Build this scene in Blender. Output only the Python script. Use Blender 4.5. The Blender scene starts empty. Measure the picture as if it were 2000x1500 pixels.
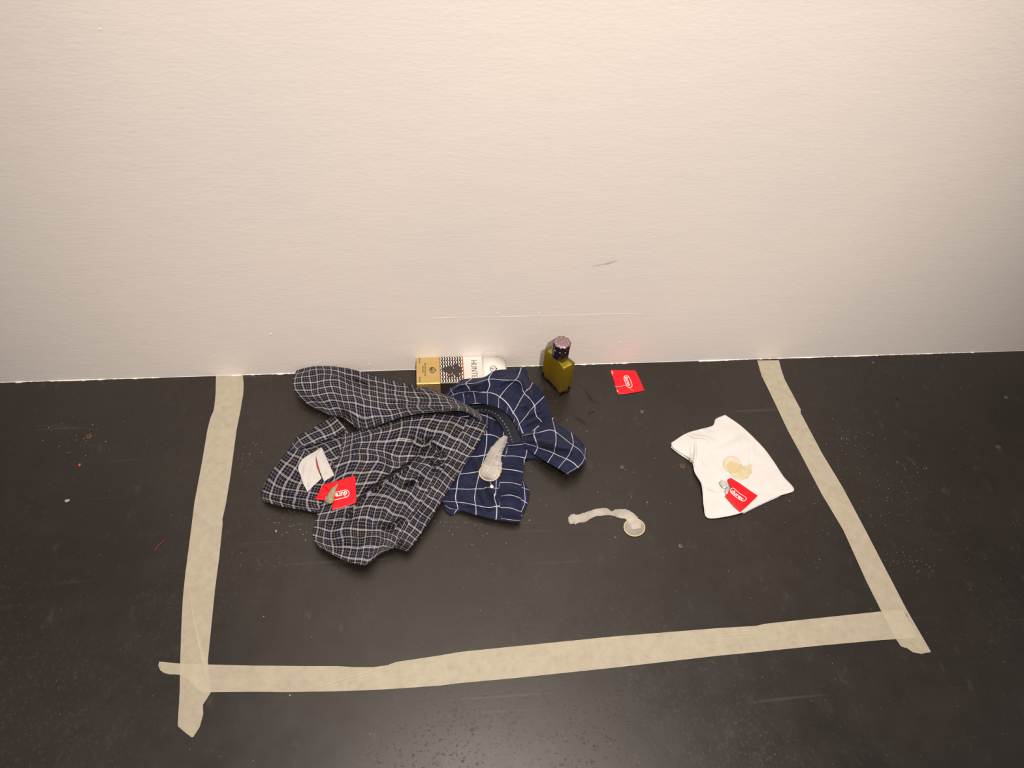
import bpy, bmesh, math, random
import numpy as np
from mathutils import Vector, Matrix, noise

# ------------------------------------------------------------------ camera
SC = bpy.context.scene
F = 1450.0            # focal length in pixels of the 2000x1500 frame
CAM_H = 1.2
PITCH = math.radians(50.0)
ROLL = math.atan(0.09)
cz = np.array([math.sin(ROLL)*math.cos(PITCH), -math.cos(ROLL)*math.cos(PITCH), -math.sin(PITCH)])   # world up seen by the camera
_n = np.cross(np.array([-1000., -3., F]), np.array([1000., -65., F]))     # plane through the wall/floor joint
cx = np.cross(_n, cz); cx /= np.linalg.norm(cx)
if cx[0] < 0: cx = -cx
cy = np.cross(cz, cx)

def ray(px, py):
    d = np.array([px-1000., py-750., F])
    return np.array([d@cx, d@cy, d@cz])
def P(px, py, z=0.0):
    """pixel -> point at height z (metres) above the floor"""
    w = ray(px, py); t = (z-CAM_H)/w[2]
    return Vector((w[0]*t, w[1]*t, z))
WALL_Y = P(1000, 716).y
def PW(px, py, y=None):
    """pixel -> point on the wall"""
    w = ray(px, py); y = WALL_Y if y is None else y; t = y/w[1]
    return Vector((w[0]*t, y, w[2]*t+CAM_H))

cam_d = bpy.data.cameras.new('camera'); cam = bpy.data.objects.new('camera', cam_d)
SC.collection.objects.link(cam)
cam_d.sensor_width = 36.0; cam_d.lens = F/2000*36.0; cam_d.clip_start = 0.02
R = Matrix(((cx[0], -cx[1], -cx[2]), (cy[0], -cy[1], -cy[2]), (cz[0], -cz[1], -cz[2])))
cam.matrix_world = Matrix.Translation((0, 0, CAM_H)) @ R.to_4x4()
SC.camera = cam

# ------------------------------------------------------------------ light
w = bpy.data.worlds.new('world'); SC.world = w; w.use_nodes = True
w.node_tree.nodes['Background'].inputs[0].default_value = (0.97, 0.95, 0.95, 1)
w.node_tree.nodes['Background'].inputs[1].default_value = 0.25
def area(name, loc, target, size, watts, col):
    l = bpy.data.lights.new(name, 'AREA'); l.shape = 'DISK'; l.size = size; l.energy = watts; l.color = col
    o = bpy.data.objects.new(name, l); SC.collection.objects.link(o); o.location = loc
    o.rotation_euler = (Vector(target)-Vector(loc)).to_track_quat('-Z', 'Y').to_euler()
    return o
def spot(name, loc, target, size, watts, col, ang, blend):
    l = bpy.data.lights.new(name, 'SPOT'); l.energy = watts; l.color = col; l.shadow_soft_size = size
    l.spot_size = math.radians(ang); l.spot_blend = blend
    o = bpy.data.objects.new(name, l); SC.collection.objects.link(o); o.location = loc
    o.rotation_euler = (Vector(target)-Vector(loc)).to_track_quat('-Z', 'Y').to_euler()
    return o
WARM = (1.0, 0.895, 0.82)
# the gallery's ceiling lamps: one behind the camera (it throws the bottle's shadow and the carton's glow on the wall),
# and a broad soft one overhead (it gives the soft shade below the clothes)
spot('ceiling_spot_offscreen', (0.30, -1.20, 3.0), (0.16, 1.03, 0.26), 0.05, 400, WARM, 44, 1.0)
area('ceiling_panel_offscreen', (0.15, 0.32, 3.0), (0.15, 0.45, 0.0), 1.2, 52, (1.0, 0.88, 0.78))
SC.view_settings.view_transform = 'Standard'; SC.view_settings.look = 'None'
SC.view_settings.gamma = 1.0; SC.view_settings.exposure = 0.0
SC.view_settings.use_curve_mapping = False

# ------------------------------------------------------------------ node helpers
class NT:
    def __init__(s, name):
        s.m = bpy.data.materials.new(name); s.m.use_nodes = True
        s.t = s.m.node_tree; s.n = s.t.nodes; s.l = s.t.links
        s.b = s.n['Principled BSDF']; s.out = s.n['Material Output']
    def new(s, kind, **kw):
        n = s.n.new(kind)
        for k, v in kw.items(): setattr(n, k, v)
        return n
    def val(s, sock, v):
        if hasattr(v, 'links') or isinstance(v, bpy.types.NodeSocket): s.l.new(v, sock)
        else: sock.default_value = v
    def math(s, op, a, b=0.0, c=None, clamp=False):
        n = s.new('ShaderNodeMath', operation=op); n.use_clamp = clamp
        s.val(n.inputs[0], a); s.val(n.inputs[1], b)
        if c is not None: s.val(n.inputs[2], c)
        return n.outputs[0]
    def mix(s, f, a, b):
        n = s.new('ShaderNodeMix', data_type='RGBA')
        s.val(n.inputs[0], f); s.val(n.inputs[6], a); s.val(n.inputs[7], b)
        return n.outputs[2]
    def noise(s, scale, detail=4, rough=0.5, vec=None, out=0):
        n = s.new('ShaderNodeTexNoise'); n.inputs['Scale'].default_value = scale
        n.inputs['Detail'].default_value = detail; n.inputs['Roughness'].default_value = rough
        if vec is not None: s.l.new(vec, n.inputs['Vector'])
        return n.outputs[out]
    def mapr(s, v, a, b, c=0.0, d=1.0):
        n = s.new('ShaderNodeMapRange'); s.val(n.inputs[0], v)
        for i, q in enumerate((a, b, c, d)): n.inputs[1+i].default_value = q
        return n.outputs[0]
    def coord(s, which='Object', scale=(1, 1, 1), rot=(0, 0, 0)):
        c = s.new('ShaderNodeTexCoord'); m = s.new('ShaderNodeMapping')
        m.inputs['Scale'].default_value = scale; m.inputs['Rotation'].default_value = rot
        s.l.new(c.outputs[which], m.inputs[0]); return m.outputs[0]
    def bump(s, h, strength, dist=0.001):
        n = s.new('ShaderNodeBump'); n.inputs['Strength'].default_value = strength
        n.inputs['Distance'].default_value = dist; s.l.new(h, n.inputs['Height'])
        s.l.new(n.outputs[0], s.b.inputs['Normal']); return n
    def set(s, **kw):
        for k, v in kw.items(): s.val(s.b.inputs[k.replace('_', ' ')], v)

def rgb(r, g, b): # sRGB 0-255 -> linear
    f = lambda c: (c/255/12.92) if c <= 10 else ((c/255+0.055)/1.055)**2.4
    return (f(r), f(g), f(b), 1)
def plain(name, col, rough=0.5, **kw):
    m = NT(name); m.set(Base_Color=col, Roughness=rough, **kw)
    nv = m.noise(60, 3, vec=m.coord()); m.val(m.b.inputs['Base Color'], m.mix(m.mapr(nv, .3, .7, 0, .12), col, tuple(c*.7 for c in col[:3])+(1,)))
    return m.m

# ------------------------------------------------------------------ materials
def mat_wall():
    m = NT('white_wall_paint')
    fine = m.noise(150, 5, .6, m.coord(scale=(0.45, 1, 1.3)))
    roll = m.noise(34, 3, .5, m.coord(scale=(0.35, 1, 1)))
    blot = m.noise(2.2, 3, .5, m.coord())
    m.set(Base_Color=m.mix(m.mapr(blot, .35, .7), rgb(238, 228, 219), rgb(232, 224, 217)), Roughness=0.62)
    m.b.inputs['Specular IOR Level'].default_value = 0.3
    h = m.math('ADD', m.math('MULTIPLY', fine, 0.6), m.math('MULTIPLY', roll, 0.8))
    m.bump(h, 0.35, 0.0016); return m.m
def mat_floor():
    m = NT('black_floor_paint')
    co = m.coord()
    big = m.noise(3.0, 5, .6, co); mid = m.noise(24, 6, .65, co)
    sm = m.noise(46, 5, .7, m.coord(scale=(1, .55, 1), rot=(0, 0, .5)))
    scr = m.noise(30, 2, .4, m.coord(scale=(.12, 2.6, 1), rot=(0, 0, .55)))
    spk = m.noise(420, 2, .5, co)
    base = m.mix(m.mapr(big, .35, .7), (0.0115, .0084, .0060, 1), (0.0195, .0143, .0103, 1))
    base = m.mix(m.mapr(sm, .60, .78, 0, .55), base, (0.055, .048, .041, 1))
    base = m.mix(m.mapr(scr, .70, .80, 0, .45), base, (0.06, .055, .05, 1))
    base = m.mix(m.mapr(spk, .735, .80, 0, .8), base, (0.24, .21, .18, 1))
    m.set(Base_Color=base, Roughness=m.mapr(m.math('ADD', m.math('MULTIPLY', mid, .5), m.math('MULTIPLY', big, .5)), .3, .7, .27, .40))
    m.b.inputs['Specular IOR Level'].default_value = 0.62
    pores = m.mapr(m.noise(190, 3, .6, co), .30, .44)
    mask = m.mapr(m.noise(2.3, 2, .5, m.coord(scale=(1, 1, 1))), .42, .60)
    h = m.math('ADD', m.math('MULTIPLY', mid, .10), m.math('MULTIPLY', m.math('MULTIPLY', pores, mask), .8))
    m.bump(h, 0.13, 0.0012)
    for l in list(m.b.inputs['Roughness'].links): rsock = l.from_socket
    m.val(m.b.inputs['Roughness'], m.math('ADD', rsock, m.math('MULTIPLY', m.math('MULTIPLY', m.math('SUBTRACT', 1.0, pores), mask), .35), clamp=True)); return m.m
def stripe(m, x, centre, half, soft=0.03):
    """1 on a line at `centre` of the unit period of x"""
    f = m.math('FRACT', m.math('ADD', x, 0.5-centre+10.0))
    d = m.math('ABSOLUTE', m.math('SUBTRACT', f, 0.5))
    return m.mapr(d, half-soft, half+soft, 1, 0)
def uvs(m):
    u = m.new('ShaderNodeUVMap'); s = m.new('ShaderNodeSeparateXYZ'); m.l.new(u.outputs[0], s.inputs[0])
    return s.outputs[0], s.outputs[1], u.outputs[0]
def mat_plaid():
    m = NT('plaid_cotton'); u, v, uv = uvs(m)
    u = m.math('ADD', u, m.mapr(m.noise(.45, 0, .5, uv), .25, .75, -.16, .16)); v = m.math('ADD', v, m.mapr(m.noise(.4, 0, .5, m.coord('UV', rot=(0, 0, 1.1))), .25, .75, -.16, .16))
    def family(x, k):
        bold = m.math('MAXIMUM', stripe(m, x, -.05, .018, .018), stripe(m, x, .05, .018, .018))
        soft = m.math('MULTIPLY', stripe(m, x, 0, .09, .04), .16)
        thin = m.math('MULTIPLY', m.math('MAXIMUM', stripe(m, x, .36, .014, .018), stripe(m, x, .64, .010, .016)), .34)
        return m.math('MAXIMUM', m.math('MAXIMUM', m.math('MULTIPLY', bold, k), soft), thin)
    a = family(u, .62); b = family(v, .82)
    tot = m.math('ADD', a, m.math('MULTIPLY', b, m.math('SUBTRACT', 1.0, m.math('MULTIPLY', a, .45))), clamp=True)
    tint = m.noise(1.1, 2, .5, uv)
    base = m.mix(m.mapr(tint, .42, .6), (.0062, .0062, .016, 1), (.0115, .0078, .0088, 1))
    line = m.mix(m.mapr(m.noise(.6, 1, .5, uv), .4, .6), (.52, .51, .575, 1), (.575, .54, .51, 1))
    m.set(Base_Color=m.mix(tot, base, line), Roughness=.85)
    m.b.inputs['Specular IOR Level'].default_value = .15
    wv = m.math('ADD', m.noise(.75, 3, .55, m.coord('UV', scale=(.55, 1.3, 1), rot=(0, 0, .5))), m.math('MULTIPLY', m.noise(9, 3, .5, uv), .03)); m.bump(wv, .75, .012); return m.m
def mat_navy(name='navy_check_cotton', lines=True, base0=(.0072, .0098, .031, 1), base1=(.0112, .015, .046, 1), gather=0.0):
    m = NT(name); u, v, uv = uvs(m)
    base = m.mix(m.mapr(m.noise(1.3, 3, .5, uv), .35, .65), base0, base1)
    if lines:
        u = m.math('ADD', u, m.mapr(m.noise(.7, 0, .5, uv), .25, .75, -.10, .10)); v = m.math('ADD', v, m.mapr(m.noise(.7, 0, .5, m.coord('UV', rot=(0, 0, 1.1))), .25, .75, -.10, .10))
        a = stripe(m, u, 0, .018, .012); b = stripe(m, v, 0, .018, .012)
        base = m.mix(m.math('MULTIPLY', m.math('MAXIMUM', a, b), .85), base, (.58, .58, .70, 1))
    m.set(Base_Color=base, Roughness=.7)
    m.b.inputs['Specular IOR Level'].default_value = .2
    m.b.inputs['Sheen Weight'].default_value = .05
    m.bump(m.math('ADD', m.noise(1.0, 3, .55, m.coord('UV', scale=(.6, 1.4, 1), rot=(0, 0, .6))), m.math('MULTIPLY', m.noise(6, 4, .6, uv), .05)), .75, .012); return m.m
def mat_elastic():
    m = NT('black_elastic'); u, v, uv = uvs(m)
    st = m.math('MULTIPLY', stripe(m, u, 0, .16, .05), m.math('MULTIPLY', stripe(m, v, .6, .03, .02), .55))
    m.set(Base_Color=m.mix(st, (.006, .007, .016, 1), (.5, .5, .56, 1)), Roughness=.8)
    m.bump(m.noise(7, 3, .5, uv), .3, .001); return m.m
def mat_tape():
    m = NT('masking_tape')
    co = m.coord()
    n1 = m.noise(28, 5, .6, co); n2 = m.noise(240, 3, .6, co); n3 = m.noise(70, 4, .7, co)
    c = m.mix(m.mapr(n1, .35, .7), (.63, .565, .425, 1), (.57, .505, .38, 1))
    c = m.mix(m.mapr(n3, .60, .74, 0, .28), c, (.42, .38, .29, 1))
    m.set(Base_Color=c, Roughness=.55)
    m.bump(m.math('ADD', n2, n1), .25, .0006)
    tr = m.new('ShaderNodeBsdfTransparent'); mx = m.new('ShaderNodeMixShader')
    m.val(mx.inputs[0], m.mapr(n3, .3, .75, .30, .42))
    m.l.new(m.b.outputs[0], mx.inputs[1]); m.l.new(tr.outputs[0], mx.inputs[2]); m.l.new(mx.outputs[0], m.out.inputs[0])
    return m.m
def mat_film(name, col, alpha, rough=.12, tcol=(1, 1, 1, 1)):
    m = NT(name)
    n = m.noise(45, 2, .5, m.coord())
    m.set(Base_Color=col, Roughness=rough); m.bump(n, .35, .002)
    tl = m.new('ShaderNodeBsdfTranslucent'); tl.inputs[0].default_value = col
    m1 = m.new('ShaderNodeMixShader'); m1.inputs[0].default_value = .35
    m.l.new(m.b.outputs[0], m1.inputs[1]); m.l.new(tl.outputs[0], m1.inputs[2])
    tr = m.new('ShaderNodeBsdfTransparent'); tr.inputs[0].default_value = tcol
    mx = m.new('ShaderNodeMixShader'); m.val(mx.inputs[0], m.mapr(m.noise(40, 2, .5, m.coord()), .3, .7, alpha-.12, alpha+.12))
    m.l.new(tr.outputs[0], mx.inputs[1]); m.l.new(m1.outputs[0], mx.inputs[2]); m.l.new(mx.outputs[0], m.out.inputs[0])
    return m.m
def mat_red():
    m = NT('red_foil'); n = m.noise(45, 4, .6, m.coord())
    m.set(Base_Color=m.mix(m.mapr(n, .3, .7), (.80, .008, .018, 1), (.68, .005, .012, 1)), Roughness=.38)
    m.b.inputs['Specular IOR Level'].default_value = .35
    m.bump(n, .3, .0015); return m.m
def mat_tissue():
    m = NT('white_tissue'); n = m.noise(40, 5, .6, m.coord()); n2 = m.noise(500, 2, .5, m.coord())
    m.set(Base_Color=m.mix(m.mapr(n, .35, .7), (.66, .64, .62, 1), (.62, .605, .585, 1)), Roughness=.9)
    m.b.inputs['Specular IOR Level'].default_value = .1
    m.bump(m.math('ADD', n, m.math('MULTIPLY', n2, .25)), .35, .0015); return m.m
def mat_glass(name, col, ior, rough=0.0):
    m = NT(name); m.set(Base_Color=col, Roughness=rough, IOR=ior); m.b.inputs['Transmission Weight'].default_value = 1.0
    return m.m
def mat_thin_glass():
    m = NT('clear_glass'); fr = m.new('ShaderNodeFresnel'); fr.inputs[0].default_value = 1.75
    gl = m.new('ShaderNodeBsdfGlossy'); gl.inputs['Roughness'].default_value = .02
    tr = m.new('ShaderNodeBsdfTransparent'); tr.inputs[0].default_value = (.96, .97, .93, 1)
    mx = m.new('ShaderNodeMixShader'); m.l.new(fr.outputs[0], mx.inputs[0]); m.l.new(tr.outputs[0], mx.inputs[1]); m.l.new(gl.outputs[0], mx.inputs[2])
    m.l.new(mx.outputs[0], m.out.inputs[0]); return m.m
def mat_perfume():
    m = NT('yellow_perfume'); m.set(Base_Color=(1.0, .88, .22, 1), Roughness=0.0, IOR=1.42); m.b.inputs['Transmission Weight'].default_value = 1.0
    tl = m.new('ShaderNodeBsdfTranslucent'); tl.inputs[0].default_value = (1.0, .82, .10, 1)
    df = m.new('ShaderNodeBsdfDiffuse'); df.inputs[0].default_value = (1.0, .80, .07, 1)
    tr = m.new('ShaderNodeBsdfTransparent'); tr.inputs[0].default_value = (1.0, .87, .24, 1)
    def mixs(f, a, b):
        x = m.new('ShaderNodeMixShader'); x.inputs[0].default_value = f; m.l.new(a, x.inputs[1]); m.l.new(b, x.inputs[2]); return x.outputs[0]
    lit = mixs(.3, df.outputs[0], tl.outputs[0]); thru = mixs(.08, m.b.outputs[0], tr.outputs[0])  # diffuse yellow share stands in for bright light gathered inside the liquid
    m.l.new(mixs(.60, thru, lit), m.out.inputs[0]); return m.m
def mat_foil(name, c0, c1, metal, rough):
    m = NT(name); n = m.noise(25, 3, .5, m.coord())
    m.set(Base_Color=m.mix(m.mapr(n, .3, .7), c0, c1), Roughness=rough, Metallic=metal); return m.m

M = dict(wall=mat_wall(), floor=mat_floor(), plaid=mat_plaid(), navy=mat_navy(), elastic=mat_elastic(), tape=mat_tape(),
         red=mat_red(), tissue=mat_tissue(),
         latex=mat_film('milky_latex', (.88, .83, .74, 1), .44, .06), latex_ring=mat_film('latex_rim', (.86, .76, .48, 1), .88, .15),
         latex_pale=mat_film('pale_yellow_latex', (.88, .76, .45, 1), .30), latex_tan=mat_film('tan_latex', (.50, .45, .27, 1), .95, .2),
         print_white=plain('white_print', (.82, .76, .70, 1), .5), silver=mat_foil('silver_foil', (.62, .61, .58, 1), (.5, .5, .48, 1), .5, .35),
         paper=plain('white_foil_back', (.56, .53, .50, 1), .45), grey_print=plain('grey_print', (.38, .36, .35, 1), .7),
         pink_print=plain('pink_print', (.50, .33, .30, 1), .6), dark_red=plain('dark_red_inside', (.30, .03, .025, 1), .5),
         gold=mat_foil('gold_card', (.60, .43, .16, 1), (.63, .46, .18, 1), .6, .2), white_card=mat_foil('white_card', (.84, .80, .75, 1), (.81, .77, .72, 1), .5, .16),
         matt_card=plain('matt_white_card', (.76, .72, .67, 1), .4), brown_print=plain('dark_brown_print', (.036, .022, .018, 1), .5), copper=mat_foil('copper_edge', (.55, .25, .09, 1), (.5, .2, .07, 1), .5, .35),
         glass=mat_thin_glass(), liquid=mat_perfume(),
         cap=mat_foil('dark_plum_cap', (.016, .009, .013, 1), (.02, .01, .015, 1), .0, .10), cap_top=mat_foil('mauve_cap_top', (.30, .20, .205, 1), (.26, .175, .18, 1), .35, .28),
         bead=plain('pale_bead', (.75, .68, .66, 1), .25), button=plain('white_button', (.72, .70, .62, 1), .35),
         rust=plain('rusty_screw', (.10, .055, .03, 1), .7, Metallic=.3), steel=plain('dull_steel_screw', (.14, .12, .105, 1), .5, Metallic=.6), slot=plain('dark_slot', (.03, .022, .017, 1), .8), hole=plain('dark_hole', (.004, .003, .003, 1), .9),
         chalk=plain('chipped_paint', (.36, .325, .28, 1), .8), scuff=mat_film('grey_scuff', (.42, .38, .36, 1), .22, .8), orange=plain('orange_fleck', (.55, .09, .02, 1), .6),
         magenta=plain('magenta_thread', (.33, .03, .13, 1), .8), white_paint=plain('white_edge_paint', (.84, .79, .73, 1), .5), yellow_stitch=plain('cream_thread', (.7, .66, .55, 1), .8),
         dark_smear=mat_film('dark_damp_smear', (.006, .0045, .004, 1), .20, .8), red_thread=plain('red_thread', (.35, .01, .05, 1), .8))

# ------------------------------------------------------------------ object helpers
COL = SC.collection
def tag(o, label=None, cat=None, group=None, kind=None):
    for k, v in (('label', label), ('category', cat), ('group', group), ('kind', kind)):
        if v: o[k] = v
    return o
def thing(name, loc, label, cat, group=None):
    o = bpy.data.objects.new(name, None); COL.objects.link(o); o.location = loc; o.empty_display_size = .02
    return tag(o, label, cat, group)
def mk(name, verts, faces, mat, parent=None, uv=None, smooth=True, solid=0.0, offset=-1):
    base = Vector(parent.matrix_basis.translation) if parent is not None else Vector((0, 0, 0))
    if parent is not None and parent.parent is not None: base = base + Vector(parent.parent.matrix_basis.translation)
    me = bpy.data.meshes.new(name)
    if parent is None:   # origin at the thing's base
        a = np.array([tuple(v) for v in verts]); base = Vector(((a[:, 0].min()+a[:, 0].max())/2, (a[:, 1].min()+a[:, 1].max())/2, a[:, 2].min()))
    me.from_pydata([tuple(Vector(v)-base) for v in verts], [], faces)
    if uv is not None:
        L = me.uv_layers.new(name='UVMap'); 
        for lp in me.loops: L.data[lp.index].uv = uv[lp.vertex_index]
    me.materials.append(mat); me.validate(); me.update()
    if smooth:
        for p in me.polygons: p.use_smooth = True
    o = bpy.data.objects.new(name, me); COL.objects.link(o)
    if parent is not None: o.parent = parent
    else: o.location = base
    if solid:
        s = o.modifiers.new('thickness', 'SOLIDIFY'); s.thickness = solid; s.offset = offset
    return o
def fix_normals(o):
    bm = bmesh.new(); bm.from_mesh(o.data); bmesh.ops.recalc_face_normals(bm, faces=bm.faces); bm.to_mesh(o.data); bm.free(); return o
def box(name, lo, hi, mat, parent=None, bevel=0):
    x0, y0, z0 = lo; x1, y1, z1 = hi
    v = [(x0, y0, z0), (x1, y0, z0), (x1, y1, z0), (x0, y1, z0), (x0, y0, z1), (x1, y0, z1), (x1, y1, z1), (x0, y1, z1)]
    f = [(0, 3, 2, 1), (4, 5, 6, 7), (0, 1, 5, 4), (1, 2, 6, 5), (2, 3, 7, 6), (3, 0, 4, 7)]
    o = mk(name, v, f, mat, parent, smooth=False)
    if bevel:
        b = o.modifiers.new('bevel', 'BEVEL'); b.width = bevel; b.segments = 2
    return o
def catmull(A, sub, axis):
    A = np.moveaxis(A, axis, 0); n = len(A)
    pad = np.concatenate([[2*A[0]-A[1]], A, [2*A[-1]-A[-2]]])
    out = []
    for i in range(n-1):
        p0, p1, p2, p3 = pad[i], pad[i+1], pad[i+2], pad[i+3]
        for k in range(sub):
            t = k/sub
            out.append(.5*((2*p1)+(-p0+p2)*t+(2*p0-5*p1+4*p2-p3)*t*t+(-p0+3*p1-3*p2+p3)*t**3))
    out.append(A[-1]); return np.moveaxis(np.array(out), 0, axis)
def crease_field(px, py, creases, uvw=None):
    dz = np.zeros_like(px)
    for line, amp, wa, wb in creases:
        L = catmull(np.array(line, float), 6, 0) if len(line) > 2 else np.array(line, float)
        best = np.full(px.shape, 1e9); sgn = np.zeros_like(px); tt = np.zeros_like(px); n = len(L)-1
        for i in range(n):
            a, b = L[i], L[i+1]; d = b-a; l2 = d@d+1e-9
            t = np.clip(((px-a[0])*d[0]+(py-a[1])*d[1])/l2, 0, 1)
            qx, qy = px-a[0]-t*d[0], py-a[1]-t*d[1]; r = np.hypot(qx, qy)
            m = r < best; best[m] = r[m]; sgn[m] = (d[0]*qy-d[1]*qx)[m]; tt[m] = ((i+t)/n)[m]
        wd = np.where(sgn > 0, wa, wb); tp = np.sqrt(np.clip(np.sin(np.pi*np.clip(tt, .02, .98)), 0, 1))
        dz += amp*np.exp(-(best/wd)**2)*tp
        nar = (sgn > 0) == (wa < wb); wn = min(wa, wb)
        dz -= np.where(nar, .55*amp*np.exp(-((best-2.0*wn)/wn)**2), 0)*tp      # valley under the steep side of the fold
        sd = best*np.sign(sgn); k = .020*amp*tp*np.exp(-(best/14)**2)*np.tanh(sd/2.6)
        if uvw is not None:                                                     # cloth swallowed by the fold
            d = L[-1]-L[0]; d = d/(np.hypot(*d)+1e-9); uvw[0] += k*abs(d[1]); uvw[1] += k*abs(d[0])
    return dz
SURF = {}
CREASE = 2.0
def panel(name, ctrl, mat, parent, uvrange=(0, 1, 0, 1), sub=8, creases=(), wrinkle=0.0, wscale=26.0, skirt='', skirt_to=0.002, solid=0.0007,
          ripple=None, surf=None, flip=False, seed=0.0, drop=.010, mult=1.0, zadd=0.0, uvk=1.0):
    A = np.array(ctrl, float)                          # rows x cols x (px, py, z mm)
    sr, sc = sub if isinstance(sub, tuple) else (sub, sub)
    G = catmull(catmull(A, sr, 0), sc, 1)
    px, py, z = G[..., 0], G[..., 1], G[..., 2]*mult+zadd
    uvw = [np.zeros_like(px), np.zeros_like(px)]
    z = z + CREASE*crease_field(px, py, creases, uvw)
    nr, nc = px.shape
    if wrinkle:
        for i in range(nr):
            for j in range(nc):
                q = Vector((px[i, j]/wscale, py[i, j]/(wscale*.8), seed))
                z[i, j] += wrinkle*(1-abs(noise.noise(q)*2.2))+wrinkle*.5*noise.noise(q*2.7)
    if ripple:   # (axis, count, amp mm)
        ax, cnt, amp = ripple[:3]
        t = np.linspace(0, 1, px.shape[ax]); ph = np.array([noise.noise(Vector((k*9.0, seed, 2.0))) for k in t])
        rr = amp*np.sin(2*np.pi*(cnt*t+ph*1.2))*(0.6+0.6*np.sin(2*np.pi*t*3.3+1))
        rr = rr[:, None] if ax == 0 else rr[None, :]
        o = np.linspace(0, 1, px.shape[1-ax]); env = (.45+.55*np.sin(np.pi*o)) if len(ripple) < 4 else np.ones_like(o)
        z = z + rr*(env[None, :] if ax == 0 else env[:, None])
    z = np.maximum(z, .6)
    V, UV, Fc = [], [], []
    for i in range(nr):
        for j in range(nc):
            V.append(P(px[i, j], py[i, j], z[i, j]*.001))
            UV.append((uvrange[0]+(uvrange[1]-uvrange[0])*j/(nc-1)+uvw[0][i, j]*uvk, uvrange[2]+(uvrange[3]-uvrange[2])*i/(nr-1)+uvw[1][i, j]*uvk))
    idx = lambda i, j: i*nc+j
    for i in range(nr-1):
        for j in range(nc-1):
            Fc.append((idx(i+1, j), idx(i+1, j+1), idx(i, j+1), idx(i, j)))
    edges = {'N': [(idx(0, j), idx(min(2, nr-1), j)) for j in range(nc)], 'S': [(idx(nr-1, j), idx(max(nr-3, 0), j)) for j in range(nc)][::-1],
             'W': [(idx(i, 0), idx(i, min(2, nc-1))) for i in range(nr)][::-1], 'E': [(idx(i, nc-1), idx(i, max(nc-3, 0))) for i in range(nr)]}
    for e in skirt:
        prev = None
        for a, b in edges[e]:
            pa, pb = V[a], V[b]; inn = Vector((pb.x-pa.x, pb.y-pa.y, 0)); inn = inn.normalized() if inn.length > 1e-6 else Vector((0, 0, 0))
            ub = Vector((UV[a][0]-UV[b][0], UV[a][1]-UV[b][1])); ub = ub.normalized() if ub.length > 1e-9 else ub
            h = max(pa.z-drop, skirt_to)
            k = len(V)
            q1 = pa+inn*.0012; q1.z = pa.z-(pa.z-h)*.5
            q2 = pa+inn*.006; q2.z = h
            V += [q1, q2]; UV += [(UV[a][0]+ub.x*.25, UV[a][1]+ub.y*.25), (UV[a][0]+ub.x*.6, UV[a][1]+ub.y*.6)]
            if prev is not None:
                pa_, pk = prev
                Fc.append((a, k, pk, pa_)); Fc.append((k, k+1, pk+1, pk))
            prev = (a, k)
    if surf: SURF.setdefault(surf, []).append((px.ravel(), py.ravel(), z.ravel()))
    o = mk(name, V, Fc, mat, parent, UV, solid=0)
    fix_normals(o)
    if solid:
        s = o.modifiers.new('thickness', 'SOLIDIFY'); s.thickness = solid; s.offset = 0
    return o
def sz(surf, px, py, r=7):
    """height (mm) of the topmost traced surface at a pixel"""
    best = 0.
    for X, Y, Z in SURF[surf]:
        d = np.hypot(X-px, Y-py); k = np.argsort(d)[:4]
        if d[k[0]] < r:
            wt = 1/(d[k]+.05); best = max(best, float((Z[k]*wt).sum()/wt.sum()))
    return best
def rows(px_rows, z_rows):
    return [[(p[0], p[1], z_rows[i][j] if hasattr(z_rows[i], '__len__') else z_rows[i]) for j, p in enumerate(r)] for i, r in enumerate(px_rows)]
def resample(poly, n):
    p = np.array(poly, float); s = np.r_[0, np.cumsum(np.hypot(*np.diff(p, axis=0).T))]
    t = np.linspace(0, s[-1], n); return np.stack([np.interp(t, s, p[:, 0]), np.interp(t, s, p[:, 1])], 1)
def text_mesh(body, bold=0.0, spacing=1.0):
    c = bpy.data.curves.new('t', 'FONT'); c.body = body; c.size = 1; c.offset = bold; c.resolution_u = 3; c.space_character = spacing
    o = bpy.data.objects.new('t', c); COL.objects.link(o)
    dg = bpy.context.evaluated_depsgraph_get(); me = o.evaluated_get(dg).to_mesh()
    bm = bmesh.new(); bm.from_mesh(me); bmesh.ops.triangulate(bm, faces=bm.faces); bmesh.ops.subdivide_edges(bm, edges=[e for e in bm.edges if e.calc_length() > .3], cuts=1)
    v = np.array([tuple(q.co)[:2] for q in bm.verts]); bm.verts.index_update(); f = [tuple(q.index for q in fc.verts) for fc in bm.faces]; bm.free()
    o.evaluated_get(dg).to_mesh_clear(); bpy.data.objects.remove(o); bpy.data.curves.remove(c)
    v -= (v.min(0)+v.max(0))/2; return v, f, v.max(0)-v.min(0)
def decal(name, v2, faces, mat, parent, zf, lift=.35):
    """flat print: pixel outline laid on the surface zf(px, py) in mm"""
    return mk(name, [P(a, b, (zf(a, b)+lift)*.001) for a, b in v2], faces, mat, parent, smooth=False)
def px_text(body, centre, ex, ey, length, height, bold=0.0, spacing=1.0):
    v, f, ext = text_mesh(body, bold, spacing); v = v/ext*[length, height]
    ex, ey = np.array(ex, float), np.array(ey, float)
    return [tuple(np.array(centre)+ex*a+ey*b) for a, b in v], f
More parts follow.
